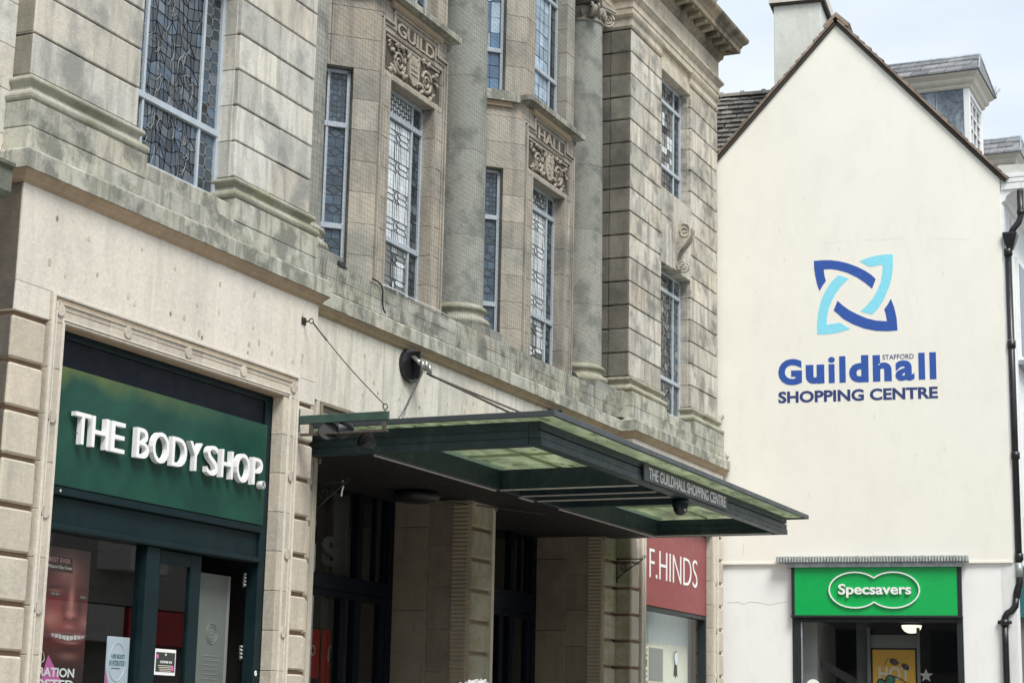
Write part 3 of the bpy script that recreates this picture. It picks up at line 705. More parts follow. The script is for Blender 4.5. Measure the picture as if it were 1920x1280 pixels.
# ---- canted bays ---------------------------------------------------
YB = .217
for cx, word in ((19.38, 'GUILD'), (23.72, 'HALL')):
    xl, xr, hl, hr = cx-.89, cx+.89, cx-.6, cx+.6
    # jambs of the front
    for (a, b) in ((xl, hl), (hr, xr)):
        for k in range(-1, 15):
            za, zb = zc(k)+.0015, zc(k+1)-.0015
            if k == -1: za = 6.585
            if zb > 9.25 and za < 10.2 : continue
            blk('jamb_stone', a, b, YB, YB+.32, za, zb, 'bay_frame' if zb < 9.3 else 'bay', G, .004)
    for k in (6, 7, 8):   # wings beside the carved panel
        for (a, b) in ((xl, cx-.78), (cx+.78, xr)):
            za, zb = max(9.226, zc(k)+.0015), min(zc(k+1)-.0015, 10.195)
            if zb > za+.03: blk('jamb_stone', a, b, YB, YB+.32, za, zb, 'bay_frame', G, .004)
    blk('lintel_stone', hl-.18, hr+.18, YB-.004, YB+.32, 9.228, 9.292, 'bay_frame', G)
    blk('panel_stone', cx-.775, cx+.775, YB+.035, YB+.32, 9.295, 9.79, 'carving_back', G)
    blk('panel_stone', cx-.775, cx+.775, YB-.004, YB+.32, 9.793, 10.195, 'bay_frame', G)
    # stepped bead around the window and the carved panel
    bead = MB()
    outl = [(xl+.015, 6.60), (xl+.015, 9.93), (cx-.60, 9.93), (cx-.60, 10.11), (cx+.60, 10.11), (cx+.60, 9.93), (xr-.015, 9.93), (xr-.015, 6.60)]
    for off, dp, wd in ((0, .030, .028), (.055, .018, .018)):
        pl = [(outl[0][0]+off, 6.60), (outl[1][0]+off, 9.93-off), (cx-.60+off, 9.93-off), (cx-.60+off, 10.11-off), (cx+.60-off, 10.11-off), (cx+.60-off, 9.93-off), (outl[6][0]-off, 9.93-off), (outl[7][0]-off, 6.60)]
        for i in range(7):
            (ua, za), (ub, zb) = pl[i], pl[i+1]
            bead.box(min(ua, ub)-wd/2, max(ua, ub)+wd/2, YB-dp-.004+.0007*(i % 2), YB+.002, min(za, zb)-wd/2, max(za, zb)+wd/2, .005)
    bead.build('frame_moulding', 'bay_frame', G)
    ib = MB()
    for (a, b, c_, d) in ((hl-.045, hl-.008, 6.60, 9.225), (hr+.008, hr+.045, 6.60, 9.225)): ib.box(a, b, YB-.012, YB+.01, c_, d, .005)
    ib.build('frame_moulding', 'bay_frame', G)
    # carved panel: scrolls, leaves, shield
    cp = MB().box(cx-.72, cx+.72, YB+.018, YB+.036, 9.30, 9.32).box(cx-.72, cx+.72, YB+.012, YB+.036, 9.755, 9.785).build('carved_panel', 'carving', G)
    rr = random.Random(3 if word == 'GUILD' else 5)
    for sg in (-1, 1):
        sx_ = cx+sg*.37; q = MB()
        pts = spiral(sx_, 9.53, .165, .02, (0 if sg < 0 else math.pi)+.6, 2.1*sg, 34); q.tube([(u, YB+.022, z) for u, z in pts], [.024-.010*i/34 for i in range(35)], 7)
        q.build('scroll', 'carving', cp, True)
        lf = MB()
        for (u, z, a, l) in [(sx_-.23, 9.60, 1.2, .10), (sx_-.22, 9.44, -1.0, .11), (sx_+.22, 9.63, 2.2, .09), (sx_+.2, 9.42, -2.2, .11), (sx_, 9.73, .2, .12), (sx_-.12, 9.72, .6, .09), (sx_+.14, 9.345, 3.3, .12), (sx_-.1, 9.345, 2.7, .10), (sx_-.28, 9.35, .7, .09), (sx_+.28, 9.71, 3.9, .08), (sx_-.29, 9.72, 5.2, .07), (sx_+.29, 9.52, 1.5, .08)]:
            a += rr.uniform(-.4, .4)
            pts = [(u+math.cos(a+t*.9*sg)*l*t, YB+.022-.012*math.sin(t*3), z+math.sin(a+t*.9*sg)*l*t) for t in (0, .25, .5, .75, 1)]
            lf = MB(); lf.tube(pts, [.010, .030, .028, .018, .006], 6)
            u2, z2 = pts[-1][0], pts[-1][2]; lf.tube([(u2, YB+.02, z2-.016), (u2, YB+.008, z2), (u2, YB+.02, z2+.016)], [.006, .019, .006], 6)
            lf.build('acanthus_leaf', 'carving', cp, True)
    sh = MB().prism([(cx-.155, 9.70), (cx-.12, 9.745), (cx-.05, 9.715), (cx, 9.74), (cx+.05, 9.715), (cx+.12, 9.745), (cx+.155, 9.70), (cx+.14, 9.52), (cx+.13, 9.44), (cx+.06, 9.37), (cx, 9.335), (cx-.06, 9.37), (cx-.13, 9.44), (cx-.14, 9.52)], -.0, .036, front(YB-.002))
    sh = sh.build('shield', 'carving', cp)
    de = MB()
    if word == 'GUILD':
        for a, b, c_, d in ((-.07, -.045, 9.55, 9.66), (-.012, .012, 9.55, 9.68), (.045, .07, 9.55, 9.66), (-.085, .085, 9.53, 9.552), (-.10, .10, 9.47, 9.488), (-.085, .085, 9.60, 9.615)): de.box(cx+a, cx+b, YB-.014, YB, c_, d, .003)
    else:
        de.tube([(cx-.06, YB-.006, 9.57), (cx-.02, YB-.006, 9.68), (cx+.02, YB-.006, 9.68), (cx+.06, YB-.006, 9.57)], .011, 6); de.box(cx-.045, cx+.045, YB-.014, YB, 9.61, 9.622)
        de.box(cx-.055, cx+.055, YB-.014, YB, 9.49, 9.505); de.box(cx-.008, cx+.008, YB-.014, YB, 9.42, 9.55); de.box(cx-.05, cx+.05, YB-.014, YB, 9.425, 9.44)
    de.build('shield_emblem', 'carving', cp)
    tw = .50 if word == 'GUILD' else .46
    rb = MB().box(cx-.555, cx+.555, YB-.010, YB+.0, 9.815, 9.828).box(cx-.555, cx+.555, YB-.010, YB, 10.035, 10.048).box(cx-.556, cx-.543, YB-.011, YB, 9.8285, 10.0345).box(cx+.543, cx+.556, YB-.011, YB, 9.8285, 10.0345)
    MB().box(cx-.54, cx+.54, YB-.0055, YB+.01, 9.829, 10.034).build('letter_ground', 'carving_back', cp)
    rb.build('letter_border', 'carving', cp)
    add_text(word, cx-tw, cx+tw, 9.845, 10.018, front(YB-.020), .024, 'letter', 'carving', cp, off=.012)
    # slab over the words, soffit moulding
    so_ = MB().sweep([(-.1, 10.20), (.10, 10.235), (.15, 10.24), (.15, 10.315), (.11, 10.335), (-.1, 10.40)], [(xl-.02, YB+.35), (xl+.01, YB), (xr-.01, YB), (xr+.02, YB+.35)]); so_.build('sill_slab', 'ledge', G)
    blk('moulding_stone', cx-.70, cx+.70, YB-.06, YB+.2, 10.13, 10.232, 'mould_brown', G, .02)
    # front windows
    def lf2(i, j, word=word):
        if i == 1: return (ornate if j < 2 else lattice, 'pane_pale' if (j and word == 'GUILD') or (j == 1) else ['pane_grey', 'pane_pale'])
        return (quatre if j < 2 else lattice, ['pane_smoke', 'pane_stained', 'pane_smoke'])
    window(front(YB+.2), hl-.01, hr+.01, 6.60, 9.235, [cx-.33, cx+.33], [7.32, 8.90], lf2)
    window(front(YB+.2), hl-.01, hr+.01, 10.42, 12.66, [cx-.33, cx+.33], [11.04, 12.27], lambda i, j: (gr(4 if i == 1 else 2, (3, 6, 2)[j]), 'pane_sky' if i == 1 else 'pane_smoke'), fw_=.04)
    blk('lintel_stone', cx-.89, cx+.89, YB+.003, YB+.32, 12.665, 12.93, 'bay', G)
    # splayed sides
    for sg in (-1, 1):
        c0 = xl if sg < 0 else xr
        s2 = math.sqrt(.5)
        def SX(dd=0, sg=sg, c0=c0): return lambda u, d, z: (c0 + sg*u*s2 - sg*(d+dd)*s2 if True else 0, YB + u*s2 + (d+dd)*s2, z)
        # u runs from the front corner back ; d goes into the bay
        for k in range(-1, 15):
            za, zb = zc(k)+.0015, zc(k+1)-.0015
            if k == -1: za = 6.585
            rows = [(0.0, .325), (1.0, 1.33)]
            if (za+zb)/2 < 6.75 or (za+zb)/2 > 12.6 or 9.20 < (za+zb)/2 < 10.30: rows = [(0.0, .62), (.623, 1.33)]
            for a, b in rows:
                MB().box(a+.001, b, 0, .30, za, zb, .004, SX()).build('splay_stone', 'bay', G)
        MB().box(.30, 1.02, .17, .30, 6.5, 12.7, 0, SX()).build('window_recess_wall', 'interior', G)
        # sill slab on splay
        MB().prism([(.12, 10.20), (.12, 10.345), (1.25, 10.345), (1.25, 10.20)], -.10, .12, SX()).build('sill_slab', 'ledge', G)
        MB().prism([(.22, 10.13), (.22, 10.198), (1.2, 10.198), (1.2, 10.13)], -.05, .12, SX()).build('moulding_stone', 'mould_brown', G)
        def ls(i, j): return (ornate if i == 0 else quatre, ['pane_blue', 'pane_blue', 'pane_smoke', 'pane_grey']) if j < 2 else ((lambda w, h: stained(w, h, .08)), ['pane_blue', 'pane_sky'])
        window(SX(.13), .33, .995, 6.62, 9.215, [.60], [7.27, 8.52], lambda i, j: ((quatre if i == 0 else ornate) if j < 2 else lattice, 'pane_blue'))
        window(SX(.13), .33, .995, 10.36, 12.5, [], [11.0], lambda i, j: (gr(4, 3 if j == 0 else 6), ['pane_deepsky', 'pane_deepsky', 'pane_sky']))
# back wall between the bays
for xa, xb in ((16.64, 17.60), (21.18, 21.92), (25.50, 26.49)):
    for k in range(-1, 15): blk('wall_stone', xa, xb, 1.155, 1.50, max(6.5, zc(k)+.0015), zc(k+1)-.0015, 'bay', G, .004)
# parapet course under the bays + the ledge floor
xs = cuts(16.64, 26.49, [.07, .15, .235, .32, .40, .49, .57, .66, .74, .83, .92])
for i in range(len(xs)-1):
    blk('parapet_stone', xs[i]+.0015, xs[i+1]-.0015, .12, .42, 6.237, 6.40+.002*(i % 2), 'ledge', G, .004)
    blk('parapet_stone', xs[i]+.0015+(.3 if i else 0), xs[i+1]-.0015+(.3 if i < len(xs)-2 else 0), .122, .42, 6.405, 6.575, 'ledge', G, .004)
MB().box(16.64, 26.49, .42, 1.7, 6.3, 6.56).build('ledge_floor', 'ledge', G)
blk('plinth_stone', 16.64, 16.86, -.02, .36, 6.24, 6.62, 'ledge', G, .006)
blk('plinth_stone', 26.26, 26.498, .02, .36, 6.24, 6.66, 'ledge', G, .006)
# ceiling above the bays
MB().box(16.6, 26.5, .36, 1.9, 12.94, 13.2).build('bay_ceiling', 'entablature', G)

# ---- columns -------------------------------------------------------
for cxx in (17.22, 21.56, 25.90):
    cy = .607
    cb = MB()
    prof = [(.40, 6.70)]
    for i in range(8): a = -math.pi/2+math.pi*i/7; prof.append((.40+.055*math.cos(a), 6.755+.055*math.sin(a)))
    prof += [(.385, 6.82), (.365, 6.86), (.372, 6.895)]
    for i in range(8): a = -math.pi/2+math.pi*i/7; prof.append((.375+.035*math.cos(a), 6.935+.035*math.sin(a)))
    prof += [(.362, 6.975), (.355, 7.0), (.34, 7.0)]
    base = cb.box(cxx-.46, cxx+.46, cy-.46, cy+.46, 6.56, 6.70, .006).build('column', 'column', G)
    MB().lathe(prof, cxx, cy, 40).build('column_base', 'torus_moss', base, True)
    zz = [7.0, 7.93, 9.12, 10.17, 11.33, 12.56]
    for i in range(5):
        def rad(z): t = (z-7)/5.56; return .352-.045*t**1.6
        n = 6; za, zb = zz[i]+.002, zz[i+1]-.002
        pr = [(rad(za+(zb-za)*j/n), za+(zb-za)*j/n) for j in range(n+1)]
        MB().lathe(pr, cxx, cy, 40).build('column_drum', 'column', base, True)
    MB().lathe([(.30, 6.99), (.345, 6.99), (.345-.045*.35, 9.5), (.300, 12.57), (.2, 12.57)], cxx, cy, 24).build('column_core', 'joint_pale', base, True)
    # ionic capital with four diagonal volutes
    pr = [(.306, 12.56), (.33, 12.575), (.335, 12.59), (.325, 12.61), (.31, 12.615), (.315, 12.66), (.36, 12.72), (.38, 12.76), (.37, 12.80), (.3, 12.80)]
    cap = MB().lathe(pr, cxx, cy, 40).build('column_capital', 'bay_frame', base, True)
    for qx in (-1, 1):
        for qy in (-1, 1):
            vx, vy = qx*s2, qy*s2
            pts = spiral(0, 0, .125, .012, math.pi*.5, -2.3 if True else 2, 44)
            for side in (-1, 1):
                # volute faces either side of the diagonal
                q = MB()
                fx, fy = (vx, vy)
                ox, oy = -vy*side*.055, vx*side*.055
                c0 = (cxx+vx*.40+ox, cy+vy*.40+oy)
                q.tube([(c0[0]+fx*(-u)*-1, c0[1]+fy*(-u)*-1, 12.72+z) for u, z in pts], [.024-.010*i/44 for i in range(45)], 6)
                q.build('volute', 'bay_frame', base, True)
            q = MB(); n = 18
            ring = [(math.cos(2*math.pi*i/n)*.108, math.sin(2*math.pi*i/n)*.108) for i in range(n)]
            v = []
            for side in (-1, 1):
                for a, b in ring: v.append((cxx+vx*(.40+a)-vy*side*.05, cy+vy*(.40+a)+vx*side*.05, 12.72+b))
            q.add(v, [tuple(range(n)), tuple(range(2*n-1, n-1, -1))] + [(i, (i+1) % n, n+(i+1) % n, n+i) for i in range(n)])
            q.build('volute_body', 'bay_frame', base)
    ab = MB(); poly = []
    for i in range(4):
        a = math.pi/4+i*math.pi/2; c1 = Vector((math.cos(a), math.sin(a)))*.56; t_ = Vector((-c1.y, c1.x)).normalized()*.05
        a2 = a+math.pi/4; m_ = Vector((math.cos(a2), math.sin(a2)))*.33
        poly += [c1-t_, c1+t_, (c1+t_)*.45+m_*.52+Vector((math.cos(a2), math.sin(a2)))*.02, m_]
        a3 = a+math.pi/2; c2 = Vector((math.cos(a3), math.sin(a3)))*.56; t3 = Vector((-c2.y, c2.x)).normalized()*.05
        poly.append((c2-t3)*.45+m_*.52+Vector((math.cos(a2), math.sin(a2)))*.02)
    n = len(poly)
    for z0_, z1_, k_ in ((12.84, 12.875, .96), (12.876, 12.93, 1.0)):
        ab.add([(cxx+p_.x*k_, cy+p_.y*k_, z0_) for p_ in poly]+[(cxx+p_.x*k_, cy+p_.y*k_, z1_) for p_ in poly], [tuple(range(n-1, -1, -1)), tuple(range(n, 2*n))]+[(i, (i+1) % n, n+(i+1) % n, n+i) for i in range(n)])
    ab.build('abacus', 'bay_frame', base)
    eg = MB()
    for i in range(20):
        a = 2*math.pi*i/20; eg.tube([(cxx+.325*math.cos(a), cy+.325*math.sin(a), 12.63), (cxx+.36*math.cos(a), cy+.36*math.sin(a), 12.69), (cxx+.375*math.cos(a), cy+.375*math.sin(a), 12.75)], [.012, .03, .015], 6)
    eg.build('egg_moulding', 'bay_frame', base, True)

# ---- lower walls ---------------------------------------------------
def lower_pav(x0, x1, f0, f1, o0, o1, q0, q1, mat, wing):
    """x0..x1 wall, f0/f1 outer edge of door frame, o0/o1 opening"""
    F = -.1
    # plain ashlar above the frame : tall slabs
    xs = cuts(x0, x1, [.20, .395, .60, .81])
    for i in range(5): blk('wall_stone', xs[i]+.0015, xs[i+1]-.0015, F+.0008*(i % 2), .30, 5.085, 5.928, mat, G, .003)
    MB().box(x0+.02, x1-.02, F+.012, .29, 5.0, 5.95).build('wall_core', 'joint_pale', G)
    # beside the frame head
    blk('wall_stone', x0, f0-.0015, F, .30, 4.835, 5.082, mat, G, .003); blk('wall_stone', f1+.0015, x1, F, .30, 4.835, 5.082, mat, G, .003)
    # quoins
    zq = [4.832-.3965*k for k in range(13)]
    for (a, b) in ((x0, f0), (f1, x1)):
        MB().box(a+.045, b-.002, F+.045, .30, 0.05, 4.84).build('quoin_core', 'quoin_groove', G)
        for k in range(12):
            zt, zb_ = zq[k]-.045, zq[k+1]
            if zb_ < 0: zb_ = 0.05
            blk('quoin_stone', a, b-.028 if a == x0 else b-.002, F, .28, zb_, zt, 'quoin_warm', G, .016)
    # frame
    blk('frame_stone', f0, f0+.05, F-.030, F+.06, 0.05, 5.08, 'quoin_warm', G, .01) if False else None
    fr = MB()
    w = o0-f0
    xs = cuts(f0, f1, [.2, .38, .56, .76])
    for i in range(5): blk('frame_stone', xs[i]+.001, xs[i+1]-.001, F-.018, .02, 4.832, 5.082, 'quoin_warm', G, .006)
    for k in range(11):
        zt, zb_ = 4.830-.40*k, 4.830-.40*(k+1)+.002
        for (a, b) in ((f0, o0), (o1, f1)): blk('frame_stone', a+.0, b, F-.018, .02, max(.05, zb_), zt, 'quoin_warm', G, .006)
    md = MB()
    for off, d0, wd in ((.0, .040, .030), (.055, .034, .012), (w-.032, .032, .012), (w-.012, .030, .010)):
        a, b, t = f0+off, f1-off, 5.082-off*(.25/w)
        md.box(a, a+wd, F-d0, F-.015, .05, t, .004).box(b-wd, b, F-d0, F-.015, .05, t, .004).box(a+wd, b-wd, F-d0+.0007, F-.015, t-wd, t, .004)
    md.build('frame_moulding', 'ashlar_warm', G)
    bm_ = MB().box(f0+.07, f1-.07, F-.030, F-.015, 5.005, 5.03, .008).build('frame_moulding', 'mould_brown', G)
    # stone discs on the frame
    def disc(x, z):
        n = 20; r = .054
        ring = [(x+r*math.cos(2*math.pi*i/n), z+r*math.sin(2*math.pi*i/n)) for i in range(n)]
        MB().prism(ring, F-.034, F-.01, ident).build('frame_disc', 'quoin_warm', G)
    for z in (4.02, 3.215, 2.42, 1.62, .8): disc(f0+w*.5, z); disc(f1-w*.5, z)
    nd = 5
    for i in range(nd): disc(f0+w*.6+(f1-f0-w*1.2)*i/(nd-1), 4.945)
    gv = MB()
    for i in range(nd-1):
        a = f0+w*.6+(f1-f0-w*1.2)*i/(nd-1)+.055; b = a+(f1-f0-w*1.2)/(nd-1)-.11
        gv.box(a, b, F-.0205, F-.0185, 4.948, 4.954)
    gv.build('frame_groove', 'quoin_groove', G)
    blk('frame_soffit', o0-.01, o1+.01, F+.0, .14, 4.826, 4.90, 'mould_brown', G)
lower_pav(11.83, 16.75, 12.285, 16.375, 12.47, 16.10, 0, 0, 'ashlar_warm', 'L')
lower_pav(26.42, 30.97, 26.78, 30.60, 26.98, 30.33, 0, 0, 'ashlar_warm', 'R')
for (xa, xb, za, zb, yy, mt_, nn_) in ((12.2, 16.6, 5.12, 5.88, -.1, 'mould_pale', 26), (17.2, 21.5, 5.05, 5.85, .15, 'mould_pale', 16)):
    for i in range(nn_):
        cx_, cz_ = random.uniform(xa, xb), random.uniform(za, zb); r_ = random.uniform(.012, .026)
        MB().prism([(cx_+r_*math.cos(a)*random.uniform(.8, 1.1), cz_+r_*1.5*math.sin(a)*random.uniform(.8, 1.1)) for a in [k*math.pi/4 for k in range(8)]], yy-.0035, yy+.002, ident).build('stone_plug', mt_ if i % 3 else 'quoin_groove' if r_ < .016 else mt_, G)
# left wing beside the pavilion
for k in range(-1, 20):
    zt = 4.83-.397*(k) if k < 13 else 0
for row, (z_a, z_b) in enumerate([(0.05+.3965*k, .05+.3965*(k+1)-.003) for k in range(34)]):
    for i in range(5):
        xa = 6.0+1.2*i-(.5 if row % 2 else 0)+.5; xb = min(xa+1.197, 11.925)
        if xb > xa+.1: blk('wing_stone', xa, xb, .19, .36, z_a, z_b, 'ashlar_warm' if z_a < 6 else 'rusticated', G, .004)
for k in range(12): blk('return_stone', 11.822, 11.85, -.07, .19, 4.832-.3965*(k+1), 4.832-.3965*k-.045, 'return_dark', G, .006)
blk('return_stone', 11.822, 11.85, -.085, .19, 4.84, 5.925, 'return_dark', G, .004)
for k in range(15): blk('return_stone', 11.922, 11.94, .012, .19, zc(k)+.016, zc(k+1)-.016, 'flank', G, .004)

# middle lower wall above the entrance
xs = cuts(16.75, 26.42, [.055, .125, .205, .275, .355, .44, .52, .61, .70, .79, .89])
for i in range(len(xs)-1):
    blk('wall_stone', xs[i]+.002, xs[i+1]-.002, .15+.001*(i % 3), .50, 4.992, 5.928, 'pale_ashlar', G, .003)
MB().box(16.8, 26.4, .17, .60, 4.6, 5.95).build('wall_core', 'joint_pale', G)
fm = MB()
for x0_, x1_ in ((17.34, 21.16), (21.98, 25.82)):
    for d_, o_ in ((.0, 0), (.035, .05)):
        fm.box(x0_-.06+o_, x0_-.02+o_, .12+d_, .16, 4.3, 4.985-o_, .004); fm.box(x1_+.02-o_, x1_+.06-o_, .12+d_, .16, 4.3, 4.985-o_, .004); fm.box(x0_-.02+o_, x1_+.02-o_, .121+d_, .16, 4.945-o_, 4.985-o_, .004)
fm.build('frame_moulding', 'pier', G)
# piers of the entrance: front faces rusticated, reed-moulded reveals, smooth inner slabs
zq = [4.832-.3965*k for k in range(13)]
def pier(xa, xb, left_open, right_open, mfront):
    MB().box(xa+.05, xb-.05, .20, 1.55, 0.0, 4.99).build('pier_core', 'quoin_groove', G)
    for k in range(12):
        zt, zb_ = zq[k]-.04, zq[k+1]
        ax = xa+.085 if left_open else xa; bx = xb-.085 if right_open else xb
        blk('pier_block', ax, bx, .15, .40, max(.05, zb_), zt, mfront, G, .02)
    if left_open:
        blk('pier_strip', xa+.012, xa+.080, .155, .40, .05, 4.99, 'pier', G, .008)
    if right_open:
        blk('pier_strip', xb-.080, xb, .145, .40, .05, 4.99, 'quoin_warm', G, .008)
    for side, on in ((xa, left_open), (xb, right_open)):
        if not on: continue
        s_ = 1 if side == xa else -1
        rd = MB(); n = 92
        prof = []
        for i in range(n*4+1):
            z = .05+4.9*i/(n*4); prof.append((.013*abs(math.sin(math.pi*i/4)), z))
        v = [(side-s_*o, .17, z) for o, z in prof]+[(side-s_*o, .385, z) for o, z in prof]; m_ = len(prof)
        f = [(i, i+1, m_+i+1, m_+i) for i in range(m_-1)]
        v += [(side+s_*.05, .17, .05), (side+s_*.05, .17, 4.95), (side+s_*.05, .385, .05), (side+s_*.05, .385, 4.95)]
        f += [tuple(list(range(m_))+[2*m_+1, 2*m_]), tuple(list(range(m_, 2*m_))+[2*m_+3, 2*m_+2])]
        rd.add(v, f); rd.build('reeded_reveal', 'reed', G, False)
        x_a, x_b = (side-.0, side+.08) if s_ > 0 else (side-.08, side)
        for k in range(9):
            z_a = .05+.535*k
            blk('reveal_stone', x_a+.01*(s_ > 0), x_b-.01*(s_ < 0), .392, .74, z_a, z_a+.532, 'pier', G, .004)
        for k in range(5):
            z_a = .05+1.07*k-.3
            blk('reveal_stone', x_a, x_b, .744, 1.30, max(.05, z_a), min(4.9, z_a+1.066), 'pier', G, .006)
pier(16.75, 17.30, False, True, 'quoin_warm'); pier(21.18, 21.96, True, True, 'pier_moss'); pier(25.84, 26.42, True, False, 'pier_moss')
# mossy return of the right pavilion next to the pier
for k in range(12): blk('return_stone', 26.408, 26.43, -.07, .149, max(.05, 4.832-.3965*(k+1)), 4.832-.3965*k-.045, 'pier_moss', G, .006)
# entrance ceiling + doors
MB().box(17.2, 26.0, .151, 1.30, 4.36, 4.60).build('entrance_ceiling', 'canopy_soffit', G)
def entrance(xa, xb, zt0, zt1, mids, thin, low):
    e = MB(); y = 1.28
    e.box(xa, xa+.12, y-.05, y+.06, 0, 4.6, .008); e.box(xb-.14, xb, y-.05, y+.06, 0, 4.6, .008)
    e.box(xa+.12, xb-.14, y-.07, y+.06, zt0, zt1, .008)
    for m_ in mids: e.box(m_-.075, m_+.075, y-.049, y+.06, 0, zt0-.001, .006); e.box(m_-.065, m_+.065, y-.05, y+.06, zt1+.001, 4.6, .006)
    for m_ in thin: e.box(m_-.010, m_+.010, y-.03, y+.05, zt1+.001, 4.6, .003)
    for m_ in low: e.box(m_-.07, m_+.07, y-.04, y+.06, 0, zt0-.001, .004)
    e.box(xa+.121, xb-.141, y-.045, y+.05, zt0-.09, zt0-.001, .004)
    eo = e.build('entrance_screen', 'navy_frame', G)
    sheet(xa+.12, xb-.14, y+.004, .05, 4.6, 'glass_panel', 'shop_glass', eo)
    return eo
e1 = entrance(17.30, 21.18, 3.11, 3.29, [18.5, 20.28], [20.72, 20.98], [19.92, 20.95]); e2 = entrance(21.96, 25.84, 3.20, 3.49, [23.2, 24.95], [25.3, 25.55], [24.6, 25.6])
for x in (20.42, 20.62): MB().box(x, x+.03, 1.19, 1.24, 1.55, 2.02, .01).build('door_handle', 'sign_white', e1)
# things inside the arcade, dim
lob = MB().box(17.0, 26.0, 5.2, 5.3, 0, 4.9).build('lobby_wall', 'interior_grey', G)
MB().box(17.0, 26.0, 1.5, 5.3, 4.62, 4.7).build('lobby_ceiling', 'interior', G)
for k, (x, z) in enumerate(((18.95, 3.3), (20.25, 3.3), (23.4, 3.4))): MB().box(x, x+.22, 1.75, 1.9, 0, 4.6).build('lobby_pillar', 'interior_grey', G)
sgn = thing('hanging_banner', 'red banners behind the entrance glass beside the left stone pier', 'banner', (19.4, 1.7, 2.0))
MB().box(19.75, 20.14, 1.68, 1.70, 2.06, 2.66, .004).build('banner_panel', 'poster_red', sgn); MB().box(20.20, 20.40, 1.68, 1.70, 1.98, 2.66, .004).build('banner_panel', 'poster_red', sgn)
q = MB(); q.tube([(20.41+.07*math.cos(a), 1.672, 2.35+.13*math.sin(a)) for a in [math.pi*.6+i*.18 for i in range(11)]], .012, 6); q.tube([(19.96+.05*math.cos(a), 1.672, 2.40+.06*math.sin(a)) for a in [i*.6 for i in range(11)]], .010, 6)
q.build('banner_print', 'poster_cream', sgn)
q = thing('letter_s_display', 'large dim white letter S behind the glass over the left entrance doors', 'display letter', (19.0, 1.6, 3.4))
add_text('S', 19.74, 20.20, 3.42, 3.80, front(1.47), .03, 'letter', 'interior_grey', q, off=.03)
MB().box(20.06, 20.44, 1.50, 1.54, 3.30, 4.36, .004).build('board', 'interior_grey', q)

# ---- adjoining ledge at far left, with bird spikes
bl = MB().sweep([(-.4, 5.72), (.30, 5.72), (.33, 5.76), (.33, 5.95), (.36, 5.97), (.36, 6.0), (-.4, 6.03)], [(8.0, .15), (11.58, .15)])
lb = bl.build('wing_ledge', 'ledge_dark', G)
bs_ = thing('bird_spikes', 'row of thin metal anti bird spikes on the lichened stone ledge end', 'bird spikes', (10.6, -.1, 6.02))
sp = MB()
for i in range(30):
    x = 10.25+i*.045; y = -.12+random.uniform(-.03, .03)
    for a in (-1, 0, 1): sp.tube([(x, y, 6.0), (x+random.uniform(-.03, .05), y+a*.045+random.uniform(-.02, .02), 6.13+random.uniform(-.02, .015))], .0022, 4)
sp.build('spike', 'galv', bs_, kind='stuff'); MB().box(10.2, 11.57, -.14, -.10, 5.995, 6.008, .003).build('spike_base', 'galv', bs_)

# ------------------------------------------------------------------ bird net
nb = MB(); yn = .03
def ribbon(p, q, r):
    nb.tube([p, q], r, 3, False)
x = 16.66
while x < 26.48: ribbon((x, .085, 6.24), (x, yn, 6.6), .0011); ribbon((x, yn, 6.6), (x, yn, 12.9), .0011); x += .066
z = 6.28
while z < 12.9: ribbon((16.65, yn if z > 6.6 else .06, z), (26.48, yn if z > 6.6 else .06, z), .0011); z += .066
net = nb.build('bird_net', 'net', None, kind='stuff')
tag(net, 'fine dark bird netting stretched over the columns and canted bays', 'netting')

# ------------------------------------------------------------------ shop at left (under pavilion)
sf = MB(); ys = .02
shp = MB().box(12.47, 12.60, ys-.0, ys+.14, 0.0, 4.83, .006).box(15.98, 16.10, ys, ys+.14, 0.0, 4.83, .006).box(12.60, 15.98, ys-.001, ys+.14, 4.76, 4.829, .006)
shp.box(12.60, 15.98, ys-.025, ys+.13, 3.40, 3.475, .008); shp.box(12.60, 15.98, ys+.03, ys+.14, 3.14, 3.398, .006); shp.box(12.60, 15.98, ys-.03, ys+.13, 3.10, 3.148, .008)
shp.box(14.10, 14.30, ys+.02, ys+.16, 0, 3.098, .008)
shp = shp.build('shopfront', 'dark_frame', G)
MB().box(12.60, 15.98, ys+.02, ys+.06, 4.50, 4.76, .004).build('top_panel', 'navy_frame', shp)
sheet(12.60, 14.10, ys+.09, .5, 3.10, 'shop_window_pane', 'shop_glass', shp)
MB().box(12.60, 14.10, ys+.02, ys+.16, 0, .5, .006).build('stall_riser', 'dark_frame', shp)
dr = MB(); dr.box(14.31, 14.40, .10, .15, .05, 3.09, .004).box(14.90, 15.08, .10, .15, .05, 3.09, .004).box(14.40, 14.90, .101, .15, 2.965, 3.09, .004).box(14.40, 14.90, .101, .15, .05, .35, .004)
dr = dr.build('door', 'dark_frame', shp); sheet(14.40, 14.90, .125, .35, 2.965, 'door_glass', 'shop_glass', shp)
for z in (2.92, 2.2, 1.1):
    h = MB(); h.tube([(15.88, .12, z-.07), (15.88, .12, z+.07)], .014, 8)
    for i in range(4): h.tube([(15.88, .11, z-.06+i*.036), (15.88, .11, z-.04+i*.036)], .019, 8)
    h.build('door_hinge', 'galv', shp, True)
q = MB(); q.tube([(16.02+.014*math.cos(a), .018, 2.0+.022*math.sin(a)) for a in [i*math.pi/6 for i in range(13)]], .007, 6); q.build('door_catch', 'sign_white', shp, True)
MB().box(12.705, 12.725, -.008, .02, 3.425, 3.445).build('alarm_tag', 'poster_cream', shp)
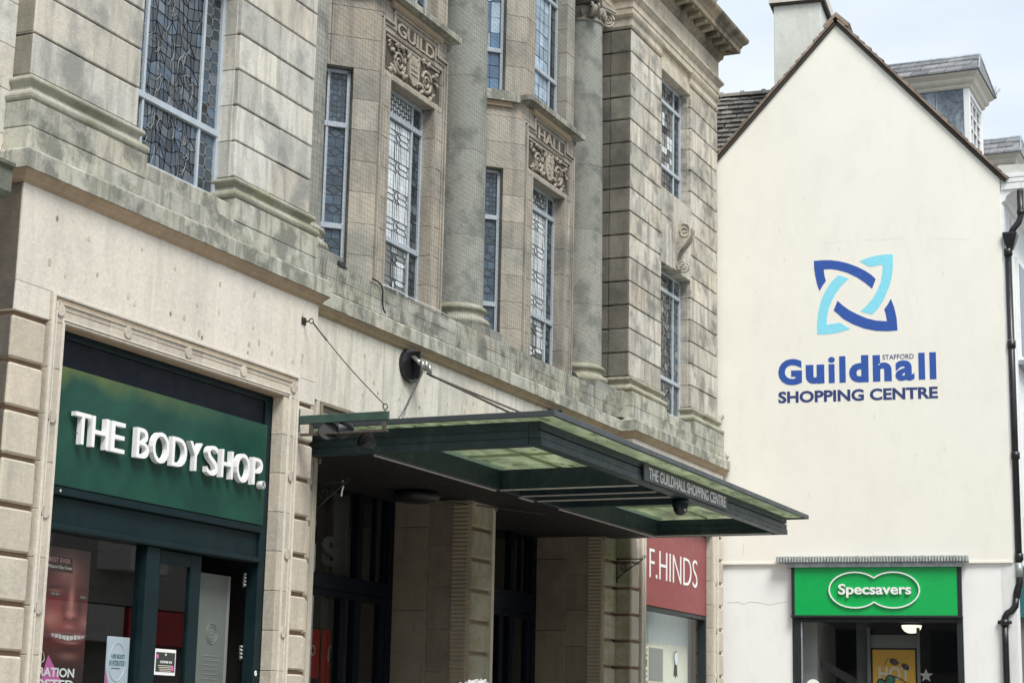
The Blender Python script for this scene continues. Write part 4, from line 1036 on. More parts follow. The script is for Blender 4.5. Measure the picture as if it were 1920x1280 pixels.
# room
rm = MB(); rm.box(12.3, 16.3, 4.0, 4.1, 0, 4.9).box(12.3, 12.35, .3, 4, 0, 4.9).box(16.2, 16.25, .3, 4, 0, 4.9).box(12.3, 16.3, .17, 4, 3.3, 3.4)
rm.build('shop_room', 'interior', G)
pn = MB().box(15.12, 15.79, .25, .28, .2, 2.955, .004).build('display_board', 'board_grey', G)
MB().box(15.79, 15.835, .245, .28, .2, 2.955, .004).build('board_edge', 'interior_mid', pn)
cb = MB()
for rr_ in (.075, .10): cb.tube([(15.54+rr_*math.cos(a), .247, 2.37+rr_*math.sin(a)) for a in [i*math.pi/12 for i in range(25)]], .0035, 5)
add_text('B', 15.51, 15.57, 2.325, 2.415, front(.246), .003, 'board_print', 'interior_mid', pn)
for i in range(10): cb.box(15.40, 15.40+random.uniform(.25, .36), .247, .25, 2.15-.045*i, 2.158-.045*i)
cb.build('board_print', 'interior_mid', pn)
shv = MB()
for z in (1.6, 2.0, 2.4, 2.7): shv.box(13.5, 14.4, .9, 1.2, z, z+.02)
shv = shv.build('shelf_unit', 'interior_grey', G)
for i in range(16):
    x = 13.52+.055*i; z = (1.62, 2.02, 2.42)[i % 3]
    MB().lathe([(.0, z), (.022, z), (.022, z+.09), (.01, z+.11), (.01, z+.14), (0, z+.14)], x, .95, 8).build('bottle', random.choice(['poster_cream', 'poster_red', 'interior_mid']), shv, True)

# the green sign
S1 = thing('shop_sign', 'dark green fascia sign with raised white capitals reading THE BODY SHOP', 'sign', (14.3, .0, 4.0))
MB().box(12.601, 15.979, -.012, .019, 3.477, 4.505, .004).build('sign_panel', 'panel_green', S1)
for ch, u0_, u1_, z0_, z1_ in (('T', 12.755, 12.971, 3.853, 4.128), ('H', 12.993, 13.235, 3.853, 4.128), ('E', 13.271, 13.478, 3.853, 4.128), ('B', 13.655, 13.85, 3.853, 4.128), ('O', 13.905, 14.168, 3.845, 4.136), ('D', 14.217, 14.461, 3.853, 4.128), ('Y', 14.501, 14.715, 3.853, 4.128), ('S', 14.803, 14.995, 3.845, 4.136), ('H', 15.056, 15.263, 3.853, 4.128), ('O', 15.326, 15.568, 3.845, 4.136), ('P', 15.623, 15.81, 3.853, 4.128)):
    add_text(ch, u0_, u1_, z0_, z1_, front(-.085), .052, 'sign_letter', 'sign_white', S1, off=.002)
n = 20; MB().prism([(15.84+.040*math.cos(2*math.pi*i/n), 3.872+.040*math.sin(2*math.pi*i/n)) for i in range(n)], -.085, -.02, ident).build('registered_mark', 'sign_white', S1)
rg = MB(); rg.tube([(15.84+.032*math.cos(2*math.pi*i/n), -.086, 3.872+.032*math.sin(2*math.pi*i/n)) for i in range(n+1)], .003, 4); rg.build('registered_print', 'black', S1)
add_text('R', 15.823, 15.859, 3.852, 3.893, front(-.088), .004, 'registered_print', 'black', S1)
st = MB()
for x in (12.85, 13.2, 13.7, 14.2, 14.6, 15.0, 15.4, 15.8): st.tube([(x, -.05, 3.95), (x, -.01, 3.95)], .008, 5)
st.build('letter_fixing', 'galv', S1)

# posters in the shop window
P1 = thing('face_poster', 'tall poster of a smiling face at the left of the shop window', 'poster', (13.0, .17, 2.3))
Yp = .175
MB().box(12.69, 13.435, Yp, Yp+.004, 1.2, 2.98).build('poster_sheet', 'skin_dark', P1)
def pp(name, pts, d, mat):
    MB().prism(pts, 0, .001, front(Yp-.0012*d)).build(name, mat, P1)
def blob(cx_, cz_, ru, rz, n=22, rot=0, sk=0):
    o = []
    for i in range(n):
        a = 2*math.pi*i/n; x_ = ru*math.cos(a); z_ = rz*math.sin(a); o.append((cx_+x_*math.cos(rot)-z_*math.sin(rot)+sk*z_, cz_+x_*math.sin(rot)+z_*math.cos(rot)))
    return o
def face_colour(u, z):
    """printed portrait: warm dark skin, soft studio light, red of the mirrored fascia mixed in ; u 12.62..13.36, z 1.2..2.98"""
    def g(cu, cz, ru, rz, rot=0.0):
        du, dz = u-cu, z-cz; c_, s_ = math.cos(rot), math.sin(rot); a = (du*c_+dz*s_)/ru; b = (-du*s_+dz*c_)/rz
        return math.exp(-(a*a+b*b))
    base = Vector((0.06, 0.016, 0.014)); hi = Vector((0.52, 0.24, 0.20)); dk = Vector((0.012, 0.005, 0.006)); red = Vector((0.34, 0.025, 0.02))
    c = base.copy()
    def m_(t, k): 
        nonlocal c; c = c.lerp(t, max(0, min(1, k)))
    m_(red, .7*g(12.95, 2.25, .4, .35)); m_(hi, .45*g(13.02, 2.80, .16, .13)); m_(hi, .55*g(12.83, 2.20, .13, .12)); m_(hi, .40*g(13.30, 2.18, .07, .10)); m_(hi, .75*g(13.10, 2.47, .035, .20)); m_(hi, .8*g(13.10, 2.285, .055, .045))  # red: reflection of the opposite fascia, painted into the print
    m_(dk, .8*g(13.22, 2.40, .04, .14)); m_(dk, .6*g(13.0, 2.36, .03, .12)); m_(dk, .75*g(12.85, 2.545, .13, .045, -.05)); m_(dk, .8*g(13.27, 2.54, .08, .045)); m_(dk, .7*g(12.86, 2.635, .15, .018, .06)); m_(dk, .7*g(13.27, 2.63, .09, .018, -.05))
    m_(hi, .35*g(12.86, 2.595, .08, .018)); m_(dk, .85*g(13.03, 2.215, .028, .016)); m_(dk, .85*g(13.155, 2.215, .025, .016)); m_(dk, .5*g(13.08, 2.195, .10, .018)); m_(hi, .5*g(13.09, 2.10, .07, .03))
    m_(dk, .6*g(12.80, 1.98, .03, .13, .3)); 
    dz = z-(1.955+.25*(u-13.08)**2*2); wide = max(0, 1-((u-13.09)/.25)**2)
    up_ = .070*math.sqrt(wide); lo_ = .105*math.sqrt(wide)
    if wide > 0 and -lo_ < dz < up_: c = Vector((0.20, 0.055, 0.055))
    if wide > .1 and -.042*math.sqrt(wide) < dz < .030*math.sqrt(wide):
        c = Vector((0.03, 0.01, 0.01)); k = ((u-12.90)/.052) % 1
        if .07 < k < .93 and -.040*math.sqrt(wide) < dz < .026*math.sqrt(wide): c = Vector((0.72, 0.69, 0.66))*(1-.35*abs(u-13.09)/.25)
    m_(Vector((0.55, 0.32, 0.30)), .6*g(13.13, 1.875, .09, .012)); m_(hi, .35*g(13.10, 1.68, .12, .05)); m_(dk, .6*g(13.1, 1.785, .12, .02)); m_(dk, .75*max(0, min(1, (1.70-z)/.30)))
    m_(Vector((.7, .66, .64)), .8*g(12.87, 2.548, .045, .010)); m_(Vector((.7, .66, .64)), .8*g(13.26, 2.54, .032, .010)); m_(dk, g(12.87, 2.548, .014, .014)); m_(dk, g(13.26, 2.54, .012, .013))
    m_(dk, .9*max(0, min(1, (12.66-u)/.03))); m_(dk, .7*max(0, min(1, (u-13.32)/.04)))
    return c
nu_, nz_ = 92, 222
me = bpy.data.meshes.new('portrait'); vv_ = []; ff_ = []; cc_ = []
for jj in range(nz_+1):
    for ii in range(nu_+1):
        u = 12.695+.736*ii/nu_; z = 1.202+1.776*jj/nz_; vv_.append((u-13.063, 0, z-2.09)); cc_.append(face_colour(u-.10, z if z > 2.62 else 2.62-(2.62-z)*1.65))
ff_ = [(jj*(nu_+1)+ii, jj*(nu_+1)+ii+1, (jj+1)*(nu_+1)+ii+1, (jj+1)*(nu_+1)+ii) for jj in range(nz_) for ii in range(nu_)]
me.from_pydata(vv_, [], ff_); at_ = me.color_attributes.new('print', 'FLOAT_COLOR', 'POINT')
for k_, c_ in enumerate(cc_): at_.data[k_].color = (c_.x, c_.y, c_.z, 1)
m, nt, bs = newmat('portrait_print'); an = nt.nodes.new('ShaderNodeVertexColor'); an.layer_name = 'print'; nt.links.new(an.outputs[0], bs.inputs['Base Color']); bs.inputs['Roughness'].default_value = .4
link('portrait', me, 'portrait_print', P1, (13.063, Yp-.002, 2.09))
pp('poster_header', [(12.70, 2.77), (13.19, 2.77), (13.17, 2.90), (12.70, 2.90)], 3, 'skin_dark')
add_text('BEST EVER', 12.845, 13.145, 2.848, 2.888, front(Yp-.008), .001, 'poster_text', 'poster_blush', P1, off=.015, joined=True)
add_text('Moisture Day Cream', 12.845, 13.17, 2.787, 2.825, front(Yp-.008), .001, 'poster_text', 'tooth', P1, joined=True)
pp('pink_shape', [(12.86, 1.87), (12.93, 2.055), (13.0, 1.98), (13.12, 1.85), (13.2, 1.6), (12.8, 1.6)], 5, 'poster_pink')
add_text('HYDRATION', 12.53, 13.30, 1.872, 1.950, front(Yp-.008), .001, 'poster_text', 'sign_white', P1, off=.03, joined=True)
add_text('BOOSTED', 12.53, 13.30, 1.772, 1.850, front(Yp-.008), .001, 'poster_text', 'sign_white', P1, off=.03, joined=True)
dp = MB(); dp.tube([(12.845+.030*math.sin(a)*(1-.35*math.cos(a)), Yp-.008, 2.035-.045*math.cos(a+math.pi)) for a in [i*math.pi/8 for i in range(17)]], .0035, 4); dp.build('drop_print', 'tooth', P1)
P2 = thing('hanging_card', 'white and pink advert card in the lower right of the shop window', 'poster', (13.9, .16, 2.0))
MB().box(13.72, 14.06, .150, .153, 1.4, 2.255).build('card_sheet', 'poster_white', P2)
MB().prism([(13.72, 1.98), (13.92, 1.4), (13.72, 1.4)], 0, .001, front(.148)).build('card_print', 'poster_pink', P2)
add_text('+30% BOOST', 13.79, 14.0, 2.06, 2.10, front(.148), .001, 'card_print', 'poster_teal', P2, off=.02, joined=True)
add_text('IN HYDRATION', 13.77, 14.01, 1.995, 2.045, front(.148), .001, 'card_print', 'poster_teal', P2, off=.02, joined=True)
MB().box(13.80, 13.93, .147, .148, 1.972, 1.978).build('card_print', 'poster_teal', P2)
q = MB(); q.tube([(13.88+.12*math.cos(a), .147, 2.03+.17*math.sin(a)) for a in [i*math.pi/12 for i in range(25)]], .003, 4); q.build('card_print', 'interior_blue', P2)
P3 = thing('door_notice', 'small COME IN notice hung on the glass of the green door', 'notice', (14.58, .11, 2.05))
MB().box(14.41, 14.745, .108, .112, 1.935, 2.175, .002).build('notice_frame', 'sign_white', P3)
MB().box(14.425, 14.73, .1065, .108, 1.965, 2.145).build('notice_sheet', 'poster_dark', P3)
add_text('COME IN', 14.49, 14.68, 2.045, 2.068, front(.105), .0012, 'notice_text', 'sign_white', P3, off=.03, joined=True)
q = MB()
for i in range(4): q.box(14.46+.01*i, 14.70-.01*i, .1055, .1065, 2.02-.016*i, 2.026-.016*i)
q.box(14.565, 14.59, .1055, .1065, 2.115, 2.135); q.build('notice_text', 'poster_cream', P3)
MB().prism(blob(14.445, 2.105, .018, .022), .1045, .1065, ident).build('notice_dot', 'poster_pink', P3); MB().prism(blob(14.69, 2.0, .025, .025), .1045, .1065, ident).build('notice_dot', 'poster_pink', P3)

# ------------------------------------------------------------------ right shop (red sign)
sh2 = MB().box(26.98, 27.06, .0, .14, 0, 4.83, .006).box(30.26, 30.33, .0, .14, 0, 4.83, .006).box(27.06, 30.26, .0, .14, 3.36, 3.43, .008).box(27.06, 30.26, .03, .14, 4.76, 4.83, .006)
sh2 = sh2.build('shopfront', 'sign_edge', G)
sheet(27.06, 30.26, .08, .4, 3.36, 'shop_window_pane', 'shop_glass_clear', sh2)
MB().box(27.06, 30.26, .02, .16, 0, .4).build('stall_riser', 'sign_edge', sh2)
r2 = MB().box(26.9, 30.4, .36, .40, 0, 3.4)
r2.build('display_back', 'interior_pale', G); MB().box(26.9, 30.4, .352, .359, 2.92, 3.4).build('display_header', 'interior_blue', G)
MB().box(27.08, 27.2, .1, .35, 0, 3.36).build('display_side', 'interior', G)
MB().box(26.9, 30.4, .16, .80, 3.42, 3.46).build('display_ceiling', 'interior_blue', G)
S2 = thing('jeweller_sign', 'dull red fascia sign with flat white capitals reading F.HINDS', 'sign', (28.6, 0, 4.0))
MB().box(27.065, 30.255, -.015, .012, 3.43, 4.76, .004).build('sign_panel', 'sign_red', S2)
add_text('F.HINDS', 27.42, 29.78, 3.865, 4.33, front(-.024), .008, 'sign_letter', 'sign_white', S2, off=-.012)
bd = thing('window_display_board', 'cream framed map board with price cards in the jeweller window', 'display board', (28.0, .3, 2.6))
MB().box(28.1, 28.85, .25, .27, 2.25, 2.85, .004).build('board_frame', 'poster_cream', bd); MB().box(28.15, 28.80, .243, .25, 2.29, 2.81).build('board_sheet', 'interior_mid', bd)
q = MB()
for i in range(15):
    for j in range(6):
        if random.random() < .8: q.box(27.25+j*.135, 27.25+j*.135+random.uniform(.05, .12), .22, .225, 1.6+.085*i, 1.6+.085*i+random.uniform(.02, .06))
q.build('price_cards', 'sign_white', bd, kind='stuff')
rs = thing('rosette', 'white rosette with dark ribbon tails on the jeweller window', 'rosette', (28.9, .06, 2.62))
MB().prism(blob(28.93, 2.66, .10, .125), .060, .066, ident).build('rosette_rim', 'poster_dark', rs); MB().prism(blob(28.93, 2.66, .082, .105), .054, .060, ident).build('rosette_disc', 'poster_white', rs)
MB().prism([(28.86, 2.56), (28.99, 2.56), (29.02, 2.36), (28.97, 2.40), (28.93, 2.34), (28.89, 2.40), (28.83, 2.36)], .066, .070, ident).build('ribbon', 'poster_dark', rs)

# ------------------------------------------------------------------ canopy
C = thing('glass_canopy', 'dark steel framed glass entrance canopy with algae green panels hung on rods', 'canopy', (21.6, .15, 4.4))
x0, x1, yf, yr = 17.055, 26.19, -2.6, -.60
# roof glass, in panes
xs = cuts(16.87, 26.46, [.2, .4, .6, .8])
for i in range(5):
    for (ya, yb_) in ((-2.81, -1.42), (-1.415, .14)):
        MB().box(xs[i]+.004, xs[i+1]-.004, ya, yb_, 4.628, 4.645).build('glass_panel', 'canopy_glass' if i < 4 else 'canopy_glass', C)
eb = MB(); eb.box(16.83, 26.50, -2.85, -2.81, 4.605, 4.665, .004).box(16.83, 16.87, -2.809, .14, 4.605, 4.664, .004).box(26.46, 26.50, -2.809, .14, 4.605, 4.664, .004); eb.build('glass_edge_trim', 'canopy_trim', C)
# frame beams (front, two ends) : stepped section
fb = MB()
fb.box(x0, x1, yf, yf+.13, 4.515, 4.600, .004); fb.box(x0+.004, x1-.004, yf+.03, yf+.13, 4.500, 4.516)
fb.box(x0, x1, yf, yf+.13, 4.425, 4.502, .004).box(x0, x1, yf-.012, yf+.13, 4.352, 4.424, .006)
fb.build('front_beam', 'canopy_steel', C)
for (a, b, nm) in ((x0, x0+.13, 'side_beam'), (x1-.13, x1, 'side_beam')):
    q = MB(); q.box(a, b, yf+.131, .14, 4.515, 4.600, .004).box(a, b, yf+.131, .14, 4.425, 4.502, .004).box(a-.010, b+.010, yf+.131, .14, 4.352, 4.424, .006).box(a+.01, b-.01, yf+.131, .14, 4.5, 4.517); q.build(nm, 'canopy_steel', C)
# soffit below the beams: flat dark plates bordering the panels
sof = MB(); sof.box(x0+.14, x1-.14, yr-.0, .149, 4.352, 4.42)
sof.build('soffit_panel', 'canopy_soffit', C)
rb = MB().box(x0+.131, x1-.131, yr-.06, yr-.001, 4.353, 4.60, .004); rb.build('rear_beam', 'canopy_steel', C)
for xa in (20.37, 21.00, 21.52, 22.30):
    q = MB().box(xa-.04, xa+.04, yf+.14, yr-.062, 4.356, 4.60, .004); q.build('cross_beam', 'canopy_steel', C)
    if xa in (20.37, 21.00, 21.52): MB().box(xa-.052, xa-.038, yf+.15, yr-.062, 4.340, 4.356).build('light_strip', 'light_strip', C)
MB().box(20.41, 20.96, yf+.14, yr-.062, 4.43, 4.6).build('soffit_panel', 'canopy_steel', C); MB().box(21.56, 22.26, yf+.14, yr-.062, 4.43, 4.6).build('soffit_panel', 'canopy_steel', C)
for a, b in ((x0+.15, 20.32), (21.04, 21.48), (22.34, x1-.15)): MB().box(a, b, yr-.010, yr+.012, 4.338, 4.3515).build('light_strip', 'light_strip', C)
MB().box(25.9, 25.915, yf+.15, yr-.06, 4.34, 4.352).build('light_strip', 'light_strip', C)
for a, b in ((x0+.13, 20.33), (22.34, x1-.13)):
    pr_ = MB(); pr_.box(a, b, yr-.12, yr-.065, 4.590, 4.626).box(a, a+.05, yf+.14, yr-.121, 4.590, 4.626); pr_.build('glazing_rail', 'pale_rail', C)
gb = MB()
for xa in (18.2, 19.3, 23.4, 24.5): gb.box(xa-.012, xa+.012, yf+.14, yr-.06, 4.60, 4.627)
for ya in (-1.4, -2.0): gb.box(x0+.1, x1-.1, ya-.010, ya+.010, 4.602, 4.6275)
gb.build('glazing_bar', 'algae_bar', C)
# hanging discs under the soffit by the wall
sl = thing('soffit_lamp', 'round black lamp hanging under the dark canopy soffit near the left pier', 'lamp', (20.2, .5, 4.3))
MB().lathe([(0, 4.352), (.26, 4.352), (.30, 4.31), (.27, 4.25), (.15, 4.22), (0, 4.215)], 20.25, .45, 24).build('lamp_bowl', 'black', sl, True)
MB().tube([(20.55, .45, 4.30), (22.6, -.3, 4.32)], .008, 5).build('lamp_cable', 'black', sl)
# anchor disc and rods
for ax in (19.36, 23.8):
    dsc = MB(); n = 28
    dsc.prism([(ax+.26*math.cos(2*math.pi*i/n), 5.765+.205*math.sin(2*math.pi*i/n)) for i in range(n)], .095, .149, ident)
    ad = dsc.build('anchor_disc', 'cast_iron', C)
    MB().box(ax-.012, ax+.012, -.01, .095, 5.60, 5.94, .004).build('anchor_fin', 'cast_iron', ad)
    bj = MB()
    for (dx, dy, dz_) in ((-.09, -.06, .02), (.0, -.06, .03), (.09, -.06, .0)):
        bj.tube([(ax+dx*.4, .08, 5.84+dz_), (ax+dx, dy, 5.74+dz_)], .026, 8); bj.tube([(ax+dx, dy-.02, 5.78+dz_), (ax+dx*1.1, dy-.03, 5.66+dz_)], [.034, .024], 8)
    bj.build('rod_joint', 'galv', ad, True)
def rod(a, b, nm='tie_rod', r=.013):
    a = Vector(a); b = Vector(b); d = b-a
    o = cyl(a, b, r, nm, 'rust_steel', C)
    MB().tube([a+d*.80, a+d*.805, a+d*.93, a+d*.935], [r, r*2.0, r*2.0, r], 8).build('turnbuckle', 'galv', o, True)
    MB().tube([b-d.normalized()*.07, b], [.028, .022], 8).build('rod_end', 'galv', o, True)
    return o
rod((19.28, -.08, 5.66), (17.12, -.92, 4.66)); rod((19.36, -.10, 5.66), (17.60, -2.3, 4.66)); rod((19.46, -.08, 5.66), (21.9, -2.4, 4.66))
rod((23.7, -.08, 5.66), (21.6, -2.2, 4.66)); rod((23.9, -.08, 5.66), (25.9, -2.3, 4.66))
# canopy sign
S3 = thing('canopy_sign', 'long dark plate on the canopy edge lettered THE GUILDHALL SHOPPING CENTRE', 'sign', (21.6, -2.62, 4.46))
MB().box(20.03, 23.20, -2.640, -2.614, 4.372, 4.565, .004).build('sign_plate', 'canopy_trim', S3)
add_text('THE GUILDHALL SHOPPING CENTRE', 20.18, 23.12, 4.402, 4.538, front(-2.645), .005, 'sign_letter', 'sign_white', S3, off=.010)
# dome camera
DC = thing('dome_camera', 'dark dome security camera hanging under the canopy edge below its sign', 'security camera', (21.7, -2.45, 4.25))
MB().lathe([(0, 4.352), (.105, 4.352), (.108, 4.27), (.095, 4.25), (0, 4.25)], 21.72, -2.5, 20).build('camera_body', 'dark_frame', DC, True)
MB().lathe([(.092, 4.252), (.088, 4.21), (.062, 4.165), (.025, 4.145), (0, 4.142)], 21.72, -2.5, 20).build('camera_dome', 'cast_iron', DC, True)
MB().box(21.64, 21.70, -2.585, -2.56, 4.19, 4.225, .01).build('camera_lens', 'galv', DC)

# ------------------------------------------------------------------ sign arm with floodlights
A = thing('sign_arm', 'green steel bracket arm on the pavilion corner held up by a thin cable', 'bracket arm', (16.42, -.1, 4.6))
MB().box(16.38, 16.42, -1.19, -.10, 4.575, 4.665, .005).build('arm', 'bar_green', A)
MB().box(16.37, 16.43, -.125, -.10, 4.50, 4.74, .005).build('arm_plate', 'bar_green', A)
q = MB().box(16.385, 16.415, -.30, -.26, 4.475, 4.575, .003).box(16.385, 16.415, -1.16, -1.12, 4.475, 4.575, .003).box(16.37, 16.43, -1.18, -.16, 4.452, 4.474, .004); q.build('lower_rail', 'rust_steel', A)
MB().box(16.40, 16.49, -.112, -.101, 5.655, 5.735, .004).build('wall_plate', 'iron', A)
q = MB(); q.tube([(16.45, -.11, 5.69), (16.45, -.17, 5.69)], .012, 6); q.tube([(16.45+.0*a, -.195+.026*math.cos(a*.5236), 5.69+.026*math.sin(a*.5236)) for a in range(13)], .007, 5)
q.tube([(16.41, -1.14+.026*math.cos(a*.5236), 4.715+.03*math.sin(a*.5236)) for a in range(13)], .007, 5); q.tube([(16.41, -1.14, 4.66), (16.41, -1.14, 4.69)], .008, 5); q.build('eye_bolt', 'rust_steel', A, True)
cab = [(16.45+(16.41-16.45)*t, -.215+(-1.13+.215)*t, 5.67+(4.735-5.67)*t-.03*math.sin(math.pi*t)) for t in [i/10 for i in range(11)]]
q = MB(); q.tube(cab, .0065, 6); q.tube(cab[0:3], .010, 6); q.build('cable', 'rust_steel', A, True)
def flood(loc, yawd, pit, lab):
    t = thing('floodlight', lab, 'floodlight', loc, 'floodlights on the green bracket arm')
    M_ = Matrix.Translation(Vector(loc)) @ Euler((R(pit), 0, R(yawd))).to_matrix().to_4x4()
    def T(v): return tuple(M_ @ Vector(v))
    q = MB(); prof = [(.015, .14), (.055, .125), (.075, .075), (.102, .0), (.106, -.015), (.094, -.017)]
    n = 20; v = []; 
    for r_, z_ in prof: v += [T((r_*math.cos(2*math.pi*i/n), z_, r_*math.sin(2*math.pi*i/n))) for i in range(n)]
    f = [(j*n+i, j*n+(i+1) % n, (j+1)*n+(i+1) % n, (j+1)*n+i) for j in range(len(prof)-1) for i in range(n)]+[tuple(range(n))]
    q.add(v, f); q.build('lamp_shell', 'sign_edge', t, True)
    q = MB(); q.add([T((.094*math.cos(2*math.pi*i/n), -.006, .094*math.sin(2*math.pi*i/n))) for i in range(n)], [tuple(range(n))]); q.build('lamp_glass', 'black', t)
    q = MB(); q.tube([T((0, .06, 0)), tuple(Vector(T((0, .06, 0)))+Vector((0, .02, .09)))], .010, 6); q.build('lamp_stem', 'iron', t)
flood((16.46, -.60, 4.50), 200, 10, 'black floodlight facing forward on the green arm, nearer the wall')
flood((16.40, -.48, 4.49), 300, -10, 'black floodlight seen end-on beside its twin on the arm')
flood((16.50, -.86, 4.40), 250, -25, 'black floodlight tipped down at the outer end of the arm')
# small black boxes on the stone ledge
for (x, y, z, lb_) in ((17.62, .16, 6.60, 'small black floodlight at the foot of the narrow window beside the left pavilion'), (20.36, .20, 6.60, 'small black floodlight tucked against the foot of the middle column'), (24.72, .2, 6.60, 'small black floodlight right of the HALL window sill')):
    t = thing('ledge_floodlight', lb_, 'floodlight', (x, y, z), 'floodlights on the stone ledge')
    MB().add([(x-.09, y-.05, z-.02), (x+.09, y-.05, z-.02), (x+.09, y+.05, z-.02), (x-.09, y+.05, z-.02), (x-.07, y+.0, z+.075), (x+.07, y+.0, z+.075), (x+.07, y+.05, z+.075), (x-.07, y+.05, z+.075)], [(0, 1, 2, 3), (4, 5, 6, 7), (0, 1, 5, 4), (1, 2, 6, 5), (2, 3, 7, 6), (3, 0, 4, 7)]).build('lamp_box', 'black', t)
    MB().tube([(x, y+.05, z+.02), (x, y+.12, z-.01)], .012, 6).build('lamp_bracket', 'iron', t)
t = MB().tube([(18.28, .10, 6.60), (18.42, .10, 6.595), (18.50, .098, 6.57), (18.53, .09, 6.50), (18.53, .09, 6.38), (18.54, .08, 6.28), (18.58, .07, 6.25)], .010, 6).build('cable', 'black', None, True)
tag(t, 'black cable looping down over the stone ledge left of the GUILD window', 'cable')
t = MB().tube([(18.55, .105, 6.59), (18.9, .10, 6.595), (19.3, .104, 6.585), (19.9, .10, 6.59), (20.35, .105, 6.58)], .007, 6).build('cable', 'sign_white', None, True)
tag(t, 'white cable lying along the sill edge under the GUILD window', 'cable')
# wrought iron scroll brackets
def scroll_bracket(X, y0, z, lab, L_=.58, ynorm=-1):
    t = thing('scroll_bracket', lab, 'bracket', (X, y0, z), 'wrought iron hanging sign brackets')
    y1 = y0-L_
    MB().box(X-.008, X+.008, y0-.012, y0, z-.36, z+.03, .002).build('back_plate', 'iron', t)
    q = MB(); q.tube([(X, y0, z), (X, y1, z)], .009, 6); q.tube([(X, y0, z-.30), (X, y0-L_*.3, z-.20), (X, y1, z-.01)], .009, 6); q.build('arm', 'iron', t, True)
    q = MB(); pts = spiral(0, 0, .075, .012, math.pi*1.0, 1.8, 26); q.tube([(X, y0-.11-u*.9, z-.115+zz_) for u, zz_ in pts], .007, 6)
    pts = spiral(0, 0, .035, .008, 0, 1.2, 14); q.tube([(X, y1-.02-u, z+.02+zz_) for u, zz_ in pts], .006, 6); q.build('scroll', 'iron', t, True)
    return t
scroll_bracket(17.30, .16, 4.08, 'black wrought iron scroll bracket on the left stone pier by the shop door', .36)
t = MB().tube([(17.30, -.17, 4.10), (17.305, -.175, 4.03), (17.30, -.165, 3.99), (17.30, -.16, 3.93)], [.012, .010, .008, .010], 6).build('hook', 'sign_white', None, True)
tag(t, 'white cord end hanging from the left scroll bracket', 'cord')
scroll_bracket(26.40, .14, 4.06, 'black wrought iron scroll bracket on the mossy pier beside the red sign', .42)

# ------------------------------------------------------------------ white gable building
WA = R(6.796); WX, WY = 31.1, 0.0
def W(s, d, z):   # s along the gable wall (towards the street), d into the building
    return (WX + s*math.sin(WA) + d*math.cos(WA), WY - s*math.cos(WA) + d*math.sin(WA), z)
H = thing('gable_building', 'tall cream rendered building with a plain steep gable wall', 'building', (31.6, -2.2, 0))
poly = [(-.66, 4.39), (4.98, 4.39), (4.98, 11.09), (2.175, 14.22), (-.66, 11.06)]
MB().prism(poly, 0, .5, W).build('gable_wall', 'render_cream', H)
# lower wall around the shop opening
lw_ = MB(); lw_.box(-.66, 1.255, .035, .5, 0, 4.388, 0, W).box(4.135, 4.975, .035, .5, 0, 4.388, 0, W).box(1.255, 4.135, .035, .5, 4.33, 4.388, 0, W)
lw_.build('lower_wall', 'render_white', H)
sc_ = MB().prism([(-.66, 4.380), (-.66, 4.412), (1.08, 4.412), (1.08, 4.380)], -.018, .03, W).prism([(4.22, 4.380), (4.22, 4.412), (4.99, 4.412), (4.99, 4.380)], -.018, .03, W)
sc_.build('string_course', 'render_cream', H)
# cracks in the render
ck = MB()
def crack(pts, d, r=.0035): ck.tube([W(s_, d, z_) for s_, z_ in pts], r, 4)
crack([(.12, 3.72), (.3, 3.73), (.42, 3.69), (.5, 3.735), (.7, 3.72), (.85, 3.68), (1.0, 3.71), (1.2, 3.74)], .034)
crack([(.42, 4.75), (.41, 4.62), (.40, 4.55)], -.001); crack([(1.9, 10.1), (2.1, 10.115), (2.4, 10.12)], .0, .0015); crack([(2.6, 10.12), (2.9, 10.10), (3.3, 10.12)], .0, .0015); crack([(3.8, 10.07), (4.3, 10.03), (4.45, 10.04)], .0, .0015)
for i in range(26):
    s_, z_ = random.uniform(.1, 4.8), random.uniform(5.2, 11); l = random.uniform(.03, .09); crack([(s_, z_), (s_+random.uniform(-.02, .02), z_-l)], -.001, .003)
ck.build('render_crack', 'crack_line', H, kind='stuff')
# verges (tile ends) : left and right slope
def verge(sa, za, sb, zb, nm_side, bend=0.0):
    n = 26
    dd = Vector((sb-sa, zb-za)); l = dd.length; t = dd/l; nrm = Vector((-t.y, t.x))
    if nrm.y < 0: nrm = -nrm
    ps = [(Vector((sa, za)) + t*l*i/n) for i in range(n+1)]
    k = MB().prism([(ps[0].x, ps[0].y), (ps[-1].x, ps[-1].y), (ps[-1].x+nrm.x*.055, ps[-1].y+nrm.y*.055), (ps[0].x+nrm.x*.055, ps[0].y+nrm.y*.055)], -.05, .3, W); k.build('verge_mortar', 'verge_dark', H)
    for i in range(n):
        a = ps[i]+nrm*.056; b = ps[i+1]+nrm*.056+t*.02; j1 = random.uniform(0, .010); hh = .040+random.uniform(-.006, .010)
        q = [(a.x, a.y), (b.x, b.y), (b.x+nrm.x*(hh*.55)+0, b.y+nrm.y*(hh*.55)), (a.x+nrm.x*(hh+.014), a.y+nrm.y*(hh+.014))]
        MB().prism(q, -.075-j1, .25, W).build('verge_tile', 'verge_tile', H)
verge(-.70, 11.02, 2.175, 14.225, 0); verge(5.06, 11.02, 2.175, 14.225, 1)
MB().prism([(1.99, 14.14), (2.175, 14.36), (2.40, 14.14), (2.44, 14.20), (2.19, 14.44), (1.95, 14.20)], -.09, .5, W).build('ridge_end_tile', 'verge_tile', H)
